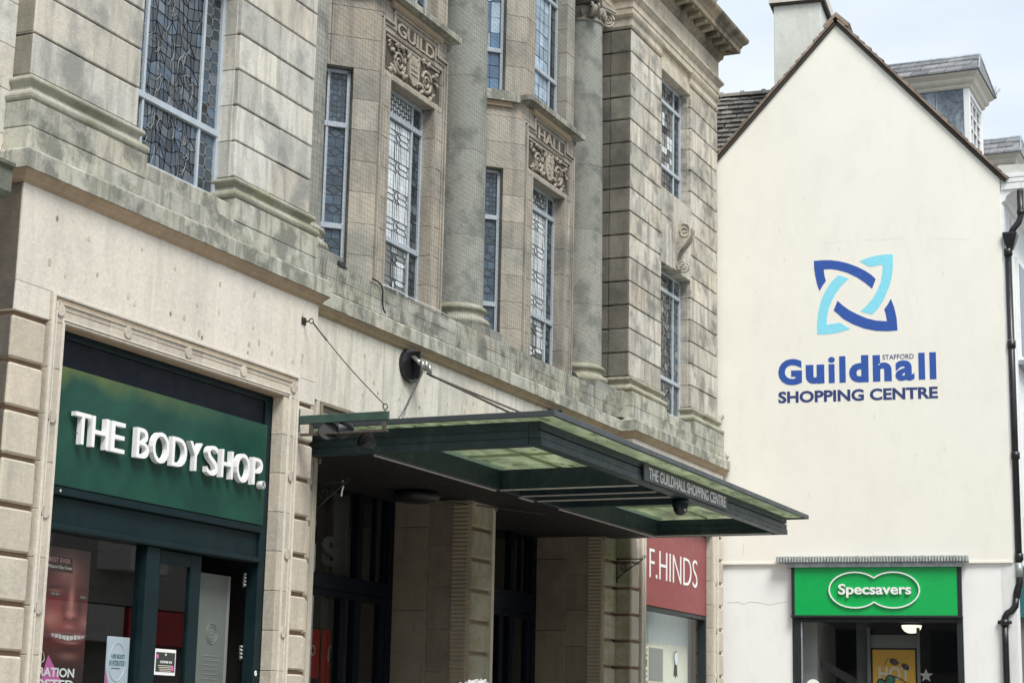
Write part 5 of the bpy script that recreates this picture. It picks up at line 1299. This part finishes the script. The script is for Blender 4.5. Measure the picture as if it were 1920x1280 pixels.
# main roof slopes (ridge runs along +X)
ax, ay, _ = W(2.175, 0, 0); ex, ey, _ = W(5.06, 0, 0); lx, ly, _ = W(-.7, 0, 0)
rf = MB(); RX = 46
rf.add([(ax+.2, ay, 14.25), (RX, ay, 14.25), (RX, ey, 11.07), (ex+.2, ey, 11.07), (ax+.2, ay, 14.15), (RX, ay, 14.15), (RX, ey, 10.97), (ex+.2, ey, 10.97)], [(0, 1, 2, 3), (4, 5, 6, 7), (0, 1, 5, 4), (1, 2, 6, 5), (2, 3, 7, 6), (3, 0, 4, 7)])
rf.add([(ax+.2, ay, 14.25), (RX, ay, 14.25), (RX, ly, 11.07), (lx+.2, ly, 11.07), (ax+.2, ay, 14.15), (RX, ay, 14.15), (RX, ly, 10.97), (lx+.2, ly, 10.97)], [(0, 1, 2, 3), (4, 5, 6, 7), (0, 1, 5, 4), (1, 2, 6, 5), (2, 3, 7, 6), (3, 0, 4, 7)])
rf.build('main_roof', 'slate', H)
mass = MB().box(31.75, 46, -4.90, ly+.0, 4.45, 11.0).build('rear_wall', 'render_white', H)
# side roof behind at the left: tiles and ridge
sr = thing('side_roof_building', 'old dark clay tiled roof behind the left slope of the cream gable', 'building', (32.5, 1.5, 0))
dT, zT, dB, zB = 2.0, 13.70, .22, 11.35
MB().box(-2.6, 1.3, 0, 0, 0, 0) if False else None
MB().prism([(-2.6, 0), (1.6, 0), (1.6, 1), (-2.6, 1)], 0, 1, lambda u, d, z: W(u, dB+(dT-dB)*z+.10*d, zB-.06+(zT-zB)*z-.04*d)).build('roof_deck', 'verge_dark', sr)
MB().prism([(-2.6, 0), (1.6, 0), (1.6, 11.4), (-2.6, 11.4)], .6, 3.2, W).build('side_wall', 'render_white', sr)
nrow = 19
for r_ in range(nrow):
    t0 = r_/nrow; t1 = (r_+1.35)/nrow
    for i in range(11):
        u_ = -1.15+i*.20+(.1 if r_ % 2 else 0)+random.uniform(-.012, .012)
        if t1 > 1.03: t1 = 1.03
        lift = random.uniform(.0, .014)
        def T(u, d, z): return W(u, dB+(dT-dB)*z-.79*d, zB+(zT-zB)*z+.60*d)
        v = [(u_, .055+lift, t0), (u_+.192, .055+lift+random.uniform(-.008, .008), t0), (u_+.192, .004, t1), (u_, .004, t1), (u_, .022+lift, t0), (u_+.192, .022+lift, t0), (u_+.192, -.018, t1), (u_, -.018, t1)]
        MB().add(v, [(0, 1, 2, 3), (4, 5, 6, 7), (0, 1, 5, 4), (1, 2, 6, 5), (2, 3, 7, 6), (3, 0, 4, 7)], T).build('roof_tile', 'roof_tile', sr)
for i in range(6):
    u_ = -1.2+i*.42
    q = MB(); pts = []
    n = 8; v = []
    for e in (0, .41):
        for k in range(n+1): a = math.pi*k/n; v.append((u_+e, .12*math.cos(a), .10*math.sin(a)))
    f = [(k, k+1, n+2+k, n+1+k) for k in range(n)]
    q.add(v, f, lambda u, d, z: W(u, dT+.02+d, zT+.0+z)); q.build('ridge_tile', 'ridge_tile', sr, True)
    MB().tube([W(u_, dT-.07, zT+.02), W(u_, dT-.02, zT+.09), W(u_+.02, dT+.05, zT+.115), W(u_+.05, dT+.1, zT+.06)], [.02, .035, .04, .02], 6).build('ridge_mortar', 'ridge_tile', sr, True)
# chimney
q = MB(); q.box(.955, 1.835, .5, 1.45, 12.2, 14.97, .008, W); ch = q.build('chimney', 'render_chimney', H)
MB().prism([(.87, 14.94), (1.93, 14.94), (1.93, 15.12), (.87, 15.12)], .41, 1.54, W).build('chimney_cap', 'cream_paint', ch)
MB().prism([(.90, 14.90), (1.90, 14.90), (1.90, 14.94), (.90, 14.94)], .44, 1.51, W).build('chimney_cap_edge', 'verge_dark', ch)
MB().prism([(.80, 12.86), (1.84, 14.02), (1.84, 14.09), (.90, 13.05), (.80, 12.95)], .40, .499, W).build('chimney_flashing', 'lead_pale', ch)
MB().prism([(1.70, 13.9), (1.84, 13.9), (1.84, 14.16), (1.70, 14.16)], .47, .499, W).build('chimney_flashing', 'lead_pale', ch)
# dormers
def dormer(X, zt, yfr, rows, wd=1.35):
    zb = zt-.30; D_ = MB()
    xa, xb, yb_ = X, X+wd, yfr+2.0
    d_ = MB().box(xa, xa+.04, yfr+.11, yb_, zt-2.2, zb).build('dormer', 'lead_dark', H); MB().box(xb-.04, xb, yfr+.11, yb_, zt-2.2, zb).build('dormer_cheek', 'lead_dark', d_)
    MB().tube([(xa-.005, yfr+.62, zt-2.2), (xa-.005, yfr+.62, zb)], .014, 6).build('lead_roll', 'lead_dark', d_)
    MB().tube([(xa-.003, yfr+.40, zb-.12), (xa-.012, yfr+.40, zb-.12)], .022, 10).build('lead_dot', 'lead_dark', d_)
    MB().box(xa-.012, xa+.10, yfr, yfr+.11, zt-2.2, zb, .004).box(xb-.10, xb+.012, yfr, yfr+.11, zt-2.2, zb, .004).box(xa+.10, xb-.10, yfr+.002, yfr+.10, zb-.10, zb, .004).build('corner_post', 'white_paint', d_)
    wf = MB(); nx_, nz_ = 3, 5
    for i in range(nx_+1): u = xa+.12+(wd-.24)*i/nx_; wf.box(u-.018, u+.018, yfr+.03, yfr+.075, zt-2.2, zb-.10)
    for j in range(7): z = zb-.14-.27*j; wf.box(xa+.10, xb-.10, yfr+.028, yfr+.073, z-.016, z+.016)
    wf.build('sash_frame', 'white_paint', d_); MB().box(xa+.10, xb-.10, yfr+.055, yfr+.06, zt-2.2, zb-.1).build('glass_panel', 'pane_smoke', d_)
    pr = [(-.02, zb), (.03, zb), (.05, zb+.03), (.05, zb+.06), (.10, zb+.10), (.12, zb+.14), (.12, zb+.18), (.19, zb+.235), (.21, zb+.30), (-.02, zb+.30)]
    MB().sweep(pr, [(xa, yb_), (xa, yfr), (xb, yfr), (xb, yb_)]).build('dormer_cornice', 'cream_paint', d_)
    # hipped slate roof: rows on near slope
    xe, ye = xa-.23, yfr-.23; xm = (xa+xb)/2; hr = .60; zt -= .03; yh = yfr-.10
    MB().add([(xe, ye, zt), (xb+.23, ye, zt), (xb+.23, yb_, zt), (xe, yb_, zt), (xm, yh, zt+hr), (xm, yb_, zt+hr)], [(0, 1, 4), (1, 2, 5, 4), (2, 3, 5), (3, 0, 4, 5), (0, 3, 2, 1)]).build('dormer_roof', 'slate', d_)
    for r_ in range(3):
        t0, t1 = r_/3, (r_+1.25)/3 if r_ < 2 else 1.0
        y0_ = ye+(yh-ye)*t0; n = 7
        for i in range(n):
            ya = y0_+.01+(yb_-y0_)*(i+(.5 if r_ % 2 else 0))/n; yb2 = min(yb_, ya+(yb_-y0_)/n-.012)
            if yb2-ya < .05: continue
            xs0, xs1 = xe+(xm-xe)*t0, xe+(xm-xe)*t1; z0_, z1_ = zt+hr*t0, zt+hr*t1; o_ = .034+random.uniform(0, .010)
            MB().add([(xs0-.01, ya, z0_+o_), (xs0-.01, yb2, z0_+o_), (xs1, yb2, z1_+.006), (xs1, ya, z1_+.006), (xs0-.01, ya, z0_+.004), (xs0-.01, yb2, z0_+.004)], [(0, 1, 2, 3), (0, 4, 5, 1), (0, 3, 4), (1, 5, 2), (4, 5, 2, 3)]).build('slate', 'slate', d_)
    q = MB(); q.tube([(xm, yh, zt+hr+.01), (xm, yb_, zt+hr+.01)], .035, 8); q.tube([(xm, yh, zt+hr+.01), (xe, ye, zt+.02)], .022, 6); q.tube([(xm, yh, zt+hr+.01), (xb+.23, ye, zt+.02)], .022, 6); q.build('lead_ridge', 'lead_pale', d_, True)
    return d_
dormer(33.25, 13.68, -4.20, 4); dormer(37.3, 13.28, -4.30, 4, 1.4)
# eaves cornice of the street front, end profile towards the camera
cp_ = [(-.1, 10.62), (.0, 10.62), (.02, 10.68), (.07, 10.70), (.10, 10.78), (.19, 10.85), (.24, 10.86), (.50, 10.86), (.50, 11.00), (.52, 11.003), (.52, 11.09), (.535, 11.093), (.535, 11.18), (-.1, 11.18)]
MB().sweep(cp_, [(31.74, -4.945), (46, -4.945)]).build('eaves_cornice', 'white_paint', H)
MB().prism([(-4.75, 11.18), (-4.93, 11.36), (-5.48, 11.33), (-5.49, 11.185)], 0, 14, lambda u, d, z: (31.76+d, u, z)).build('gutter_lead', 'render_chimney', H)
for (a, b, c_, d) in ((-5.48, -4.97, 11.105, 11.175), (-5.465, -4.97, 11.015, 11.085), (-5.30, -4.96, 10.89, 10.995), (-5.46, -5.305, 10.885, 10.995)): MB().box(31.712, 31.745, a, b, c_, d, .004).build('cornice_end_board', 'white_paint', H)
q = MB(); q.tube([(32.6, -5.42, 11.40), (34.5, -5.42, 11.40)], .10, 10); q.build('gutter', 'lead_dark', H, True)
# street front
sfm = MB().box(31.72, 32.05, -4.985, -4.90, 4.4, 10.62, .004).box(32.6, 32.8, -4.985, -4.90, 4.4, 10.62, .004).box(32.05, 46, -4.955, -4.90, 4.4, 10.62); sfm.build('street_front', 'white_paint', H)
for (xa, za) in ((33.1, 8.2), (35.6, 8.2), (33.1, 5.4), (35.6, 5.4)):
    q = MB().box(xa-.1, xa+1.3, -5.01, -4.95, za-.12, za+1.8, .004).build('window_surround', 'white_paint', H); MB().box(xa, xa+1.2, -5.015, -5.011, za, za+1.7).build('glass_panel', 'pane_smoke', q)
    MB().box(xa-.2, xa+1.4, -5.16, -4.95, za-.2, za-.121, .006).build('window_sill', 'lead_pale', q)
MB().box(32.2, 46, -5.10, -4.94, 3.5, 4.35, .01).build('shop_fascia', 'poster_teal', H); MB().box(32.0, 46, -4.95, -4.8, 0, 4.4).build('street_shopfront', 'interior_grey', H)
MB().box(31.70, 31.98, -4.99, -4.62, 0, 4.38, .004).build('corner_pilaster', 'white_paint', H)
# downpipe
dpn = thing('downpipe', 'black cast iron rainwater pipe with hopper at the corner of the cream wall', 'downpipe', (31.6, -5.05, 0))
PX = 31.66
q = MB(); q.tube([(PX+.06, -5.04, 4.05), (PX+.06, -5.045, 9.75)], .056, 12); q.build('pipe', 'cast_iron', dpn, True)
for z in (9.76, 8.12, 6.20, 4.48): MB().tube([(PX+.06, -5.045, z-.07), (PX+.06, -5.045, z-.06), (PX+.06, -5.045, z+.05), (PX+.06, -5.045, z+.06)], [.056, .074, .074, .056], 12).build('pipe_collar', 'cast_iron', dpn, True)
MB().tube([(PX+.06, -5.045, 8.182), (PX+.06, -5.045, 8.196)], .070, 12).build('collar_seal', 'galv', dpn, True)
hp = MB(); v = []
for (w_, z_) in ((.13, 10.10), (.14, 10.07), (.12, 9.98), (.08, 9.86), (.062, 9.80)):
    v += [(PX+.06-w_*.8, -5.075-w_, z_), (PX+.06+w_*.8, -5.075-w_, z_), (PX+.06+w_*.8, -5.075+w_*.75, z_), (PX+.06-w_*.8, -5.075+w_*.75, z_)]
hp.add(v, [(j*4+i, j*4+(i+1) % 4, (j+1)*4+(i+1) % 4, (j+1)*4+i) for j in range(4) for i in range(4)]+[(0, 1, 2, 3), (16, 17, 18, 19)]); hp.build('hopper', 'cast_iron', dpn)
q = MB(); q.tube([(PX+.08, -5.28, 10.86), (PX+.08, -5.28, 10.40), (PX+.07, -5.24, 10.28), (PX+.06, -5.14, 10.16), (PX+.06, -5.10, 10.08)], .055, 12); q.build('swan_neck', 'cast_iron', dpn, True)
MB().tube([(PX+.08, -5.28, 10.50), (PX+.08, -5.28, 10.42)], .068, 12).build('pipe_collar', 'cast_iron', dpn, True)
q = MB(); q.tube([(PX+.06, -5.04, 4.42), (PX+.055, -5.04, 4.05), (PX+.05, -5.0, 3.90), (PX+.045, -4.98, 3.80)], [.056, .060, .066, .060], 12); q.build('pipe_offset', 'cast_iron', dpn, True)
MB().tube([(PX+.05, -5.04, 4.38), (PX+.05, -5.04, 4.14)], [.060, .062], 12).build('tape_wrap', 'pipe_tape', dpn, True)
q = MB(); q.tube([(PX+.045, -4.98, 3.82), (PX+.035, -4.96, 3.66), (PX+.02, -4.90, 3.58), (PX+.0, -4.83, 3.54), (PX-.01, -4.79, 3.47), (PX-.01, -4.785, 3.40)], .056, 12); q.build('pipe_offset', 'cast_iron', dpn, True)
MB().tube([(PX-.01, -4.785, 3.40), (PX-.01, -4.785, 3.0), (PX-.01, -4.785, .05)], .054, 12).build('pipe', 'cast_iron', dpn, True)
MB().box(PX-.03, PX+.01, -4.90, -4.67, 3.36, 3.42, .006).tube([(PX-.01, -4.785, 3.33), (PX-.01, -4.785, 3.44)], .070, 12).build('pipe_collar', 'cast_iron', dpn, True)

# ---- painted emblem and lettering on the gable
E_ = thing('painted_logo', 'painted blue emblem over the words Guildhall SHOPPING CENTRE on the gable wall', 'painted sign', W(2.4, 0, 8.5))
def em(pts, mat):
    # traced on the wall: (s, z)
    q = []
    for px_, py_ in pts:
        s_ = 1.716+(px_-185)/(1243-185)*(3.110-1.716) ; z_ = 9.812-(py_-171)/(1130-171)*(9.812-8.468)-(0)
        z_ += (s_-2.4)*.0
        q.append((s_, z_ + (px_-714)/1058*(-.055)+(0)))
    MB().prism(q, -.0035, .003, W).build('emblem_band', mat, E_)
em([(185,207),(290,200),(400,200),(520,215),(640,245),(760,290),(870,345),(960,405),(1010,457),(960,580),(870,505),(760,430),(640,372),(520,335),(420,318),(318,320),(325,400),(345,472),(300,530),(257,605),(225,520),(200,400),(187,300)], 'blue_paint')
em([(497,732),(560,790),(650,855),(760,912),(880,962),(1000,992),(1147,1003),(1135,920),(1115,847),(1160,790),(1205,712),(1245,820),(1275,960),(1283,1120),(1150,1130),(1000,1125),(850,1095),(700,1040),(570,970),(500,905),(442,857)], 'blue_paint')
em([(515,400),(650,443),(560,530),(480,625),(420,730),(375,840),(352,940),(347,1040),(430,1030),(520,1015),(658,1097),(560,1130),(440,1155),(330,1167),(217,1167),(217,1050),(235,880),(280,710),(350,580),(430,470)], 'sky_paint')
em([(795,222),(900,180),(1010,155),(1120,140),(1243,135),(1245,250),(1235,370),(1210,490),(1165,610),(1100,740),(1030,840),(950,917),(797,872),(880,800),(960,715),(1030,600),(1080,480),(1100,380),(1108,270),(1030,280),(935,298)], 'sky_paint')
WF = lambda u, d, z: W(u, d-.004, z)
for ch, u0_, u1_, z0_, z1_ in (('G', 1.057, 1.479, 7.542, 8.016), ('u', 1.547, 1.875, 7.55, 7.895), ('i', 1.944, 2.062, 7.556, 8.025), ('l', 2.138, 2.248, 7.556, 8.03), ('d', 2.309, 2.647, 7.55, 8.034), ('h', 2.721, 3.046, 7.553, 8.025), ('a', 3.109, 3.436, 7.55, 7.915), ('l', 3.508, 3.618, 7.562, 8.036), ('l', 3.697, 3.809, 7.562, 8.038)):
    add_text(ch, u0_, u1_, z0_, z1_, WF, .006, 'painted_letter', 'blue_paint', E_, off={'a': .038, 'h': .05, 'G': .05, 'd': .05, 'i': .024}.get(ch, .057))
add_text('SHOPPING CENTRE', 1.055, 3.825, 7.222, 7.432, WF, .006, 'painted_letter', 'navy_paint', E_, off=.034)
add_text('STAFFORD', 2.892, 3.430, 7.938, 8.025, WF, .006, 'painted_letter', 'navy_paint', E_, off=.004, joined=False)

# ---- optician shopfront
hood = MB().prism([(1.05, 4.395), (1.02, 4.42), (1.02, 4.495), (4.255, 4.495), (4.265, 4.40)], -.16, .03, W)
hd = thing('lead_canopy', 'narrow lead covered hood over the green shop sign', 'hood', W(2.6, 0, 4.4))
hood.build('hood_top', 'lead_pale', hd)
rib = MB()
for i in range(64):
    s_ = 1.04+i*.0505; rib.prism([(s_, 4.40), (s_+.026, 4.40), (s_+.028, 4.500+random.uniform(-.010, .008)), (s_, 4.495)], -.195+random.uniform(-.008, .008), -.15, W)
rib.build('hood_rib', 'lead_rib', hd, kind='stuff')
MB().prism([(1.19, 4.315), (4.15, 4.315), (4.15, 4.393), (1.19, 4.393)], -.14, .03, W).build('hood_fascia', 'lead_pale', hd)
S4 = thing('optician_sign', 'bright green fascia sign with white Specsavers lettering inside a double oval', 'sign', W(2.7, 0, 3.9))
MB().box(1.319, 4.061, -.075, .03, 3.499, 4.312, .0, W).build('sign_panel', 'sign_green', S4)
MB().box(1.262, 1.318, -.085, .03, 3.50, 4.312, .004, W).box(4.062, 4.132, -.085, .03, 3.50, 4.312, .004, W).box(1.25, 4.14, -.095, .03, 3.455, 3.498, .008, W).build('sign_frame', 'sign_edge', S4)
S4['label'] = 'bright green fascia sign with white lettering inside a double oval outline'
ov = []
c1, c2, rx, rz = 2.352, 3.000, .437, .303
a_ = math.acos((c2-c1)/2/rx)
for i in range(25): t = a_+(2*math.pi-2*a_)*i/24; ov.append((c1+rx*math.cos(t), 3.925+rz*math.sin(t)))
for i in range(25): t = -(math.pi-a_)+(2*math.pi-2*a_)*i/24; ov.append((c2+rx*math.cos(t), 3.925+rz*math.sin(t)))
n = len(ov); cxo = 2.676; vi = []
for i in range(n):
    p0 = Vector(ov[i-1]); p1 = Vector(ov[(i+1) % n]); t = (p1-p0).normalized(); nn_ = Vector((t.y, -t.x)); vi.append(nn_)
v = []
for k_, d_ in ((.011, -.11), (-.011, -.11), (-.011, -.078), (.011, -.078)):
    v += [W(ov[i][0]+vi[i].x*k_, d_, ov[i][1]+vi[i].y*k_) for i in range(n)]
f = []
for j in range(4):
    for i in range(n): f.append((j*n+i, j*n+(i+1) % n, ((j+1) % 4)*n+(i+1) % n, ((j+1) % 4)*n+i))
MB().add(v, f).build('oval_outline', 'sign_white', S4)
add_text('Specsavers', 2.072, 3.300, 3.795, 4.030, lambda u, d, z: W(u, d-.115, z), .035, 'sign_letter', 'sign_white', S4, off=.022)
of = MB().box(1.285, 1.40, -.02, .12, 0, 3.454, .006, W).box(4.03, 4.13, -.02, .12, 0, 3.454, .006, W).box(1.40, 4.03, -.018, .12, 3.385, 3.453, .006, W).build('shopfront', 'sign_edge', H)
MB().box(1.41, 1.43, -.015, .10, 0, 3.384, 0, W).build('frame_inner', 'lead_pale', of)
sheet(1.43, 4.03, .05, .3, 3.385, 'shop_window_pane', 'shop_glass_dark', of, W)
MB().box(1.2, 4.3, 3.0, 3.1, 0, 3.5, 0, W).box(1.2, 1.26, .3, 3, 0, 3.5, 0, W).box(4.2, 4.26, .3, 3, 0, 3.5, 0, W).box(1.2, 4.26, .15, 3, 3.46, 3.52, 0, W).build('shop_room', 'interior', H)
MB().prism([(1.45, 2.9), (1.45, 2.78), (2.6, 2.05), (2.6, 2.25)], .9, .95, W).build('stair_string', 'interior_grey', H)
MB().box(2.28, 2.48, .6, .7, 0, 3.4, 0, W).build('shop_pillar', 'interior_grey', H)
MB().box(2.48, 2.53, .45, .55, 0, 3.32, 0, W).box(3.32, 3.37, .45, .55, 0, 3.32, 0, W).build('display_post', 'interior_mid', H)
MB().box(2.53, 3.32, .50, .54, 2.98, 3.20, 0, W).build('display_header', 'interior_mid', H)
MB().box(2.53, 3.32, .50, .54, 1.2, 2.975, 0, W).build('display_frame', 'black', H)
P4 = thing('sunglasses_poster', 'orange poster with white HOT HOT letters and two pairs of sunglasses', 'poster', W(2.93, .48, 2.4))
WP = lambda d0: (lambda u, d, z: W(u, d0+d, z))
MB().box(2.565, 3.285, .488, .495, 1.5, 2.945, 0, W).build('poster_sheet', 'poster_orange', P4)
add_text('HOT', 2.66, 3.20, 2.42, 2.66, WP(.482), .002, 'poster_text', 'poster_cream', P4, off=.03, joined=True)
add_text('HOT', 2.66, 3.22, 2.12, 2.36, WP(.482), .002, 'poster_text', 'poster_cream', P4, off=.03, joined=True)
for (cu_, cz_, ru, rz_, m_, rot_) in ((2.93, 2.74, .080, .052, 'lens_brown', -.5), (3.12, 2.66, .075, .048, 'lens_brown', -.6)):
    MB().prism(blob(cu_, cz_, ru, rz_, rot=rot_), 0, .003, WP(.477)).build('lens', m_, P4)
for (cu_, cz_, ru) in ((2.70, 2.38, .062), (2.86, 2.44, .078)):
    MB().prism(blob(cu_, cz_, ru, .072), 0, .003, WP(.474)).build('lens', 'lens_green', P4)
    q = MB(); q.tube([W(a, .473, b) for a, b in blob(cu_, cz_, ru, .072)+[blob(cu_, cz_, ru, .072)[0]]], .009, 5); q.build('lens_rim', 'black', P4)
q = MB(); q.tube([W(2.93, .473, 2.50), W(3.05, .473, 2.45), W(3.14, .473, 2.38)], .007, 5); q.tube([W(2.76, .473, 2.42), W(2.79, .473, 2.43)], .007, 5); q.build('temple_arm', 'black', P4)
q = MB(); q.tube([W(2.86, .478, 2.79), W(2.83, .478, 2.80), W(2.76, .478, 2.68)], .004, 5); q.tube([W(3.0, .478, 2.73), W(3.05, .478, 2.71)], .004, 5); q.build('temple_arm', 'rust_steel', P4)
LM = thing('ceiling_lamp', 'lit white dome lamp behind the top of the optician window', 'lamp', W(3.2, .8, 3.4))
v = []; n = 20; prof = [(.0, -.12), (.07, -.112), (.13, -.08), (.165, -.03), (.175, .02), (.0, .02)]
lc = W(3.21, .8, 3.36); MB().lathe([(r_, lc[2]+z_) for r_, z_ in prof], lc[0], lc[1], 20).build('lamp_shade', 'lamp_glow', LM, True)
ss = thing('star_sticker', 'pale star sticker low on the right of the optician window', 'sticker', W(3.5, .045, 2.5))
MB().prism([(3.50+(.12 if i % 2 == 0 else .05)*math.sin(i*math.pi/5), 2.50+(.12 if i % 2 == 0 else .05)*math.cos(i*math.pi/5)) for i in range(10)], 0, .002, WP(.046)).build('star_print', 'interior_grey', ss)
rp = thing('round_sticker', 'round white sticker at the bottom left of the optician window', 'sticker', W(1.57, .04, 2.3))
MB().prism(blob(1.60, 2.30, .12, .12), 0, .002, WP(.044)).build('sticker_disc', 'sign_white', rp)
# posters hanging on a lobby board: pale F
# ------------------------------------------------------------------ weeds
def weed(p, n, h, lab, mat='weed', spread=.5):
    q = MB()
    for i in range(n):
        a = random.uniform(0, 6.28); l = h*random.uniform(.4, 1); dx = math.cos(a)*l*spread; dy = math.sin(a)*l*spread
        pts = [(p[0], p[1], p[2]), (p[0]+dx*.4, p[1]+dy*.4, p[2]+l*.6), (p[0]+dx, p[1]+dy, p[2]+l)]
        q.tube(pts, [.003, .002, .001], 4)
        for k in range(3): 
            b = pts[2]; q.tube([(b[0], b[1], b[2]-k*.02), (b[0]+random.uniform(-.03, .03), b[1]+random.uniform(-.03, .03), b[2]+.01-k*.02)], [.004, .001], 3)
    o = q.build('weed', mat, None); tag(o, lab, 'weed')
weed((29.6, -.42, 14.2), 16, .22, 'dry weed sprouting from the top of the big stone cornice')
weed((34.78, -4.40, 13.66), 26, .20, 'dry grassy weed growing from the corner of the dormer gutter', spread=.7)
weed((31.0, -.16, 6.21), 9, .14, 'thin weed on the end of the stone ledge by the cream wall', 'weed_green')
weed((13.6, -.01, 6.615), 8, .10, 'moss sprig on the sill of the stained glass window', 'weed_green')
weed((31.02, -.06, 6.92), 7, .12, 'thin weed on the base moulding of the last pilaster', 'weed_green')

# ------------------------------------------------------------------ person (only the top of the head reaches the frame)
def person():
    t = thing('person', 'passer-by with curly white hair walking past the entrance, mostly below the frame', 'person', (7.42, -6.50, .035))
    bx, by, bz = 7.42, -6.50, .035
    J = {'pelvis': (0, 0, .93), 'waist': (0, 0, 1.05), 'chest': (0, 0, 1.28), 'neck': (0, 0, 1.44), 'head': (0, .01, 1.56), 'crown': (0, .0, 1.64),
         'shl': (-.17, 0, 1.38), 'ell': (-.22, .02, 1.12), 'wrl': (-.20, .10, .90), 'hal': (-.19, .13, .82),
         'shr': (.17, 0, 1.38), 'elr': (.22, -.04, 1.12), 'wrr': (.21, .03, .89), 'har': (.20, .06, .81),
         'hil': (-.09, 0, .88), 'knl': (-.10, .06, .48), 'anl': (-.10, -.03, .09), 'tol': (-.10, .12, .04),
         'hir': (.09, 0, .88), 'knr': (.10, -.02, .48), 'anr': (.10, -.14, .10), 'tor': (.10, .0, .04)}
    rad = {'pelvis': .15, 'waist': .13, 'chest': .15, 'neck': .06, 'head': .085, 'crown': .07, 'shl': .07, 'ell': .045, 'wrl': .03, 'hal': .035, 'shr': .07, 'elr': .045, 'wrr': .03, 'har': .035,
           'hil': .09, 'knl': .06, 'anl': .04, 'tol': .035, 'hir': .09, 'knr': .06, 'anr': .04, 'tor': .035}
    E = [('pelvis', 'waist'), ('waist', 'chest'), ('chest', 'neck'), ('neck', 'head'), ('head', 'crown'), ('chest', 'shl'), ('shl', 'ell'), ('ell', 'wrl'), ('wrl', 'hal'), ('chest', 'shr'), ('shr', 'elr'), ('elr', 'wrr'), ('wrr', 'har'),
         ('pelvis', 'hil'), ('hil', 'knl'), ('knl', 'anl'), ('anl', 'tol'), ('pelvis', 'hir'), ('hir', 'knr'), ('knr', 'anr'), ('anr', 'tor')]
    ks = list(J); me = bpy.data.meshes.new('body'); me.from_pydata([J[k] for k in ks], [(ks.index(a), ks.index(b)) for a, b in E], [])
    o = bpy.data.objects.new('body', me); col.objects.link(o); o.parent = t; ORG['body'] = ORG['person']
    m_ = o.modifiers.new('skin', 'SKIN'); o.modifiers.new('sub', 'SUBSURF').render_levels = 2
    sv = me.skin_vertices[0].data
    for i, k in enumerate(ks): sv[i].radius = (rad[k], rad[k]*(.75 if k in ('chest', 'waist', 'pelvis') else 1)); sv[i].use_root = k == 'pelvis'
    me.materials.append(MAT['skin_pale'])
    # coat and trousers: own surfaces round the body
    MB().lathe([(.13, .80), (.19, .82), (.185, 1.0), (.175, 1.15), (.19, 1.32), (.14, 1.42), (.07, 1.46), (.06, 1.44)], 0, 0, 20).add([], []).build('coat', 'coat', None).location
    ct = bpy.data.objects[-1] if False else [ob for ob in bpy.data.objects if ob.name == 'coat'][0]
    ct.parent = t; ct.location = (0, 0, ct.location.z)
    rr = random.Random(4); h = MB()
    for i in range(150):
        a = rr.uniform(0, 6.28); e = rr.uniform(-.3, 1.5); r_ = .088
        c_ = Vector((math.cos(a)*math.cos(e)*r_, math.sin(a)*math.cos(e)*r_+.0, 1.59+math.sin(e)*r_*1.05))
        d_ = Vector((rr.uniform(-.03, .03), rr.uniform(-.03, .03), rr.uniform(-.02, .03)))
        h.tube([c_-d_, c_+Vector((math.cos(a), math.sin(a), .6))*.010, c_+d_], [.006, .016, .005], 5)
    h.lathe([(.0, 1.685), (.05, 1.675), (.085, 1.63), (.095, 1.58), (.09, 1.53)], 0, 0, 16)
    ho = h.build('hair', 'hair_white', None, True); ho.parent = t
person()

# ------------------------------------------------------------------ street opposite (seen only in the shop glass)
O = thing('street_building', 'pale opposite shop row with red fascia, seen mirrored in the shop windows', 'building', (20, -17, 0))
ob = MB().box(2, 46, -22, -17.0, 4.2, 9.0).box(2, 46, -22, -17.6, 0, 4.2).build('street_wall', 'brown_stone_far', O)
for i in range(9):
    xa = 4+i*4.6
    MB().add([(xa, -17, 5.0), (xa+.5, -16.4, 5.0), (xa+2.1, -16.4, 5.0), (xa+2.6, -17, 5.0), (xa, -17, 7.6), (xa+.5, -16.4, 7.6), (xa+2.1, -16.4, 7.6), (xa+2.6, -17, 7.6)], [(0, 1, 5, 4), (1, 2, 6, 5), (2, 3, 7, 6), (4, 5, 6, 7), (3, 2, 1, 0)]).build('bay_window', 'brick_far', O)
    MB().box(xa+.7, xa+1.9, -16.42, -16.38, 5.7, 7.2).build('window_pane', 'pane_pale', O)
for i in range(5): MB().box(3+i*8.6, 3+i*8.6+(8.0 if i != 3 else 8.4), -17.3, -16.85, 3.3, 4.15).build('shop_fascia', 'poster_red' if i != 3 else 'brick_far', O)
add_text('ZS', 29.0, 26.6, 3.45, 4.0, lambda u, d, z: (u, -16.83-d*.1, z), .1, 'fascia_print', 'poster_orange', O, off=.02) if False else None
MB().box(-34, -30, -30, 8, 0, 11).build('street_wall', 'brown_stone_far', O); MB().box(-30, 2, -22, -17.0, 0, 9.5).build('street_wall', 'brown_stone_far', O)  # unseen street end and longer row, added to darken the glass reflections
for i in range(7): MB().box(-29.98, -29.9, -26+i*4.6, -24.2+i*4.6, 4.5, 6.5).build('window_pane', 'pane_smoke', O)
LP = thing('street_lamp', 'globe street lamp post seen mirrored in the shop window', 'street lamp', (10.6, -8.2, 0))
MB().tube([(19.5, -12.5, 0), (19.5, -12.5, 4.3)], .06, 8).build('lamp_post', 'iron', LP)
MB().lathe([(0.02, 4.3), (.10, 4.4), (.24, 4.6), (.27, 4.78), (.22, 4.98), (.08, 5.08), (0, 5.1)], 19.5, -12.5, 20).build('lamp_globe', 'poster_cream', LP, True)
LP.location = (19.5, -12.5, 0)
for c in LP.children: c.location -= Vector((19.5-10.6, -12.5+8.2, 0))
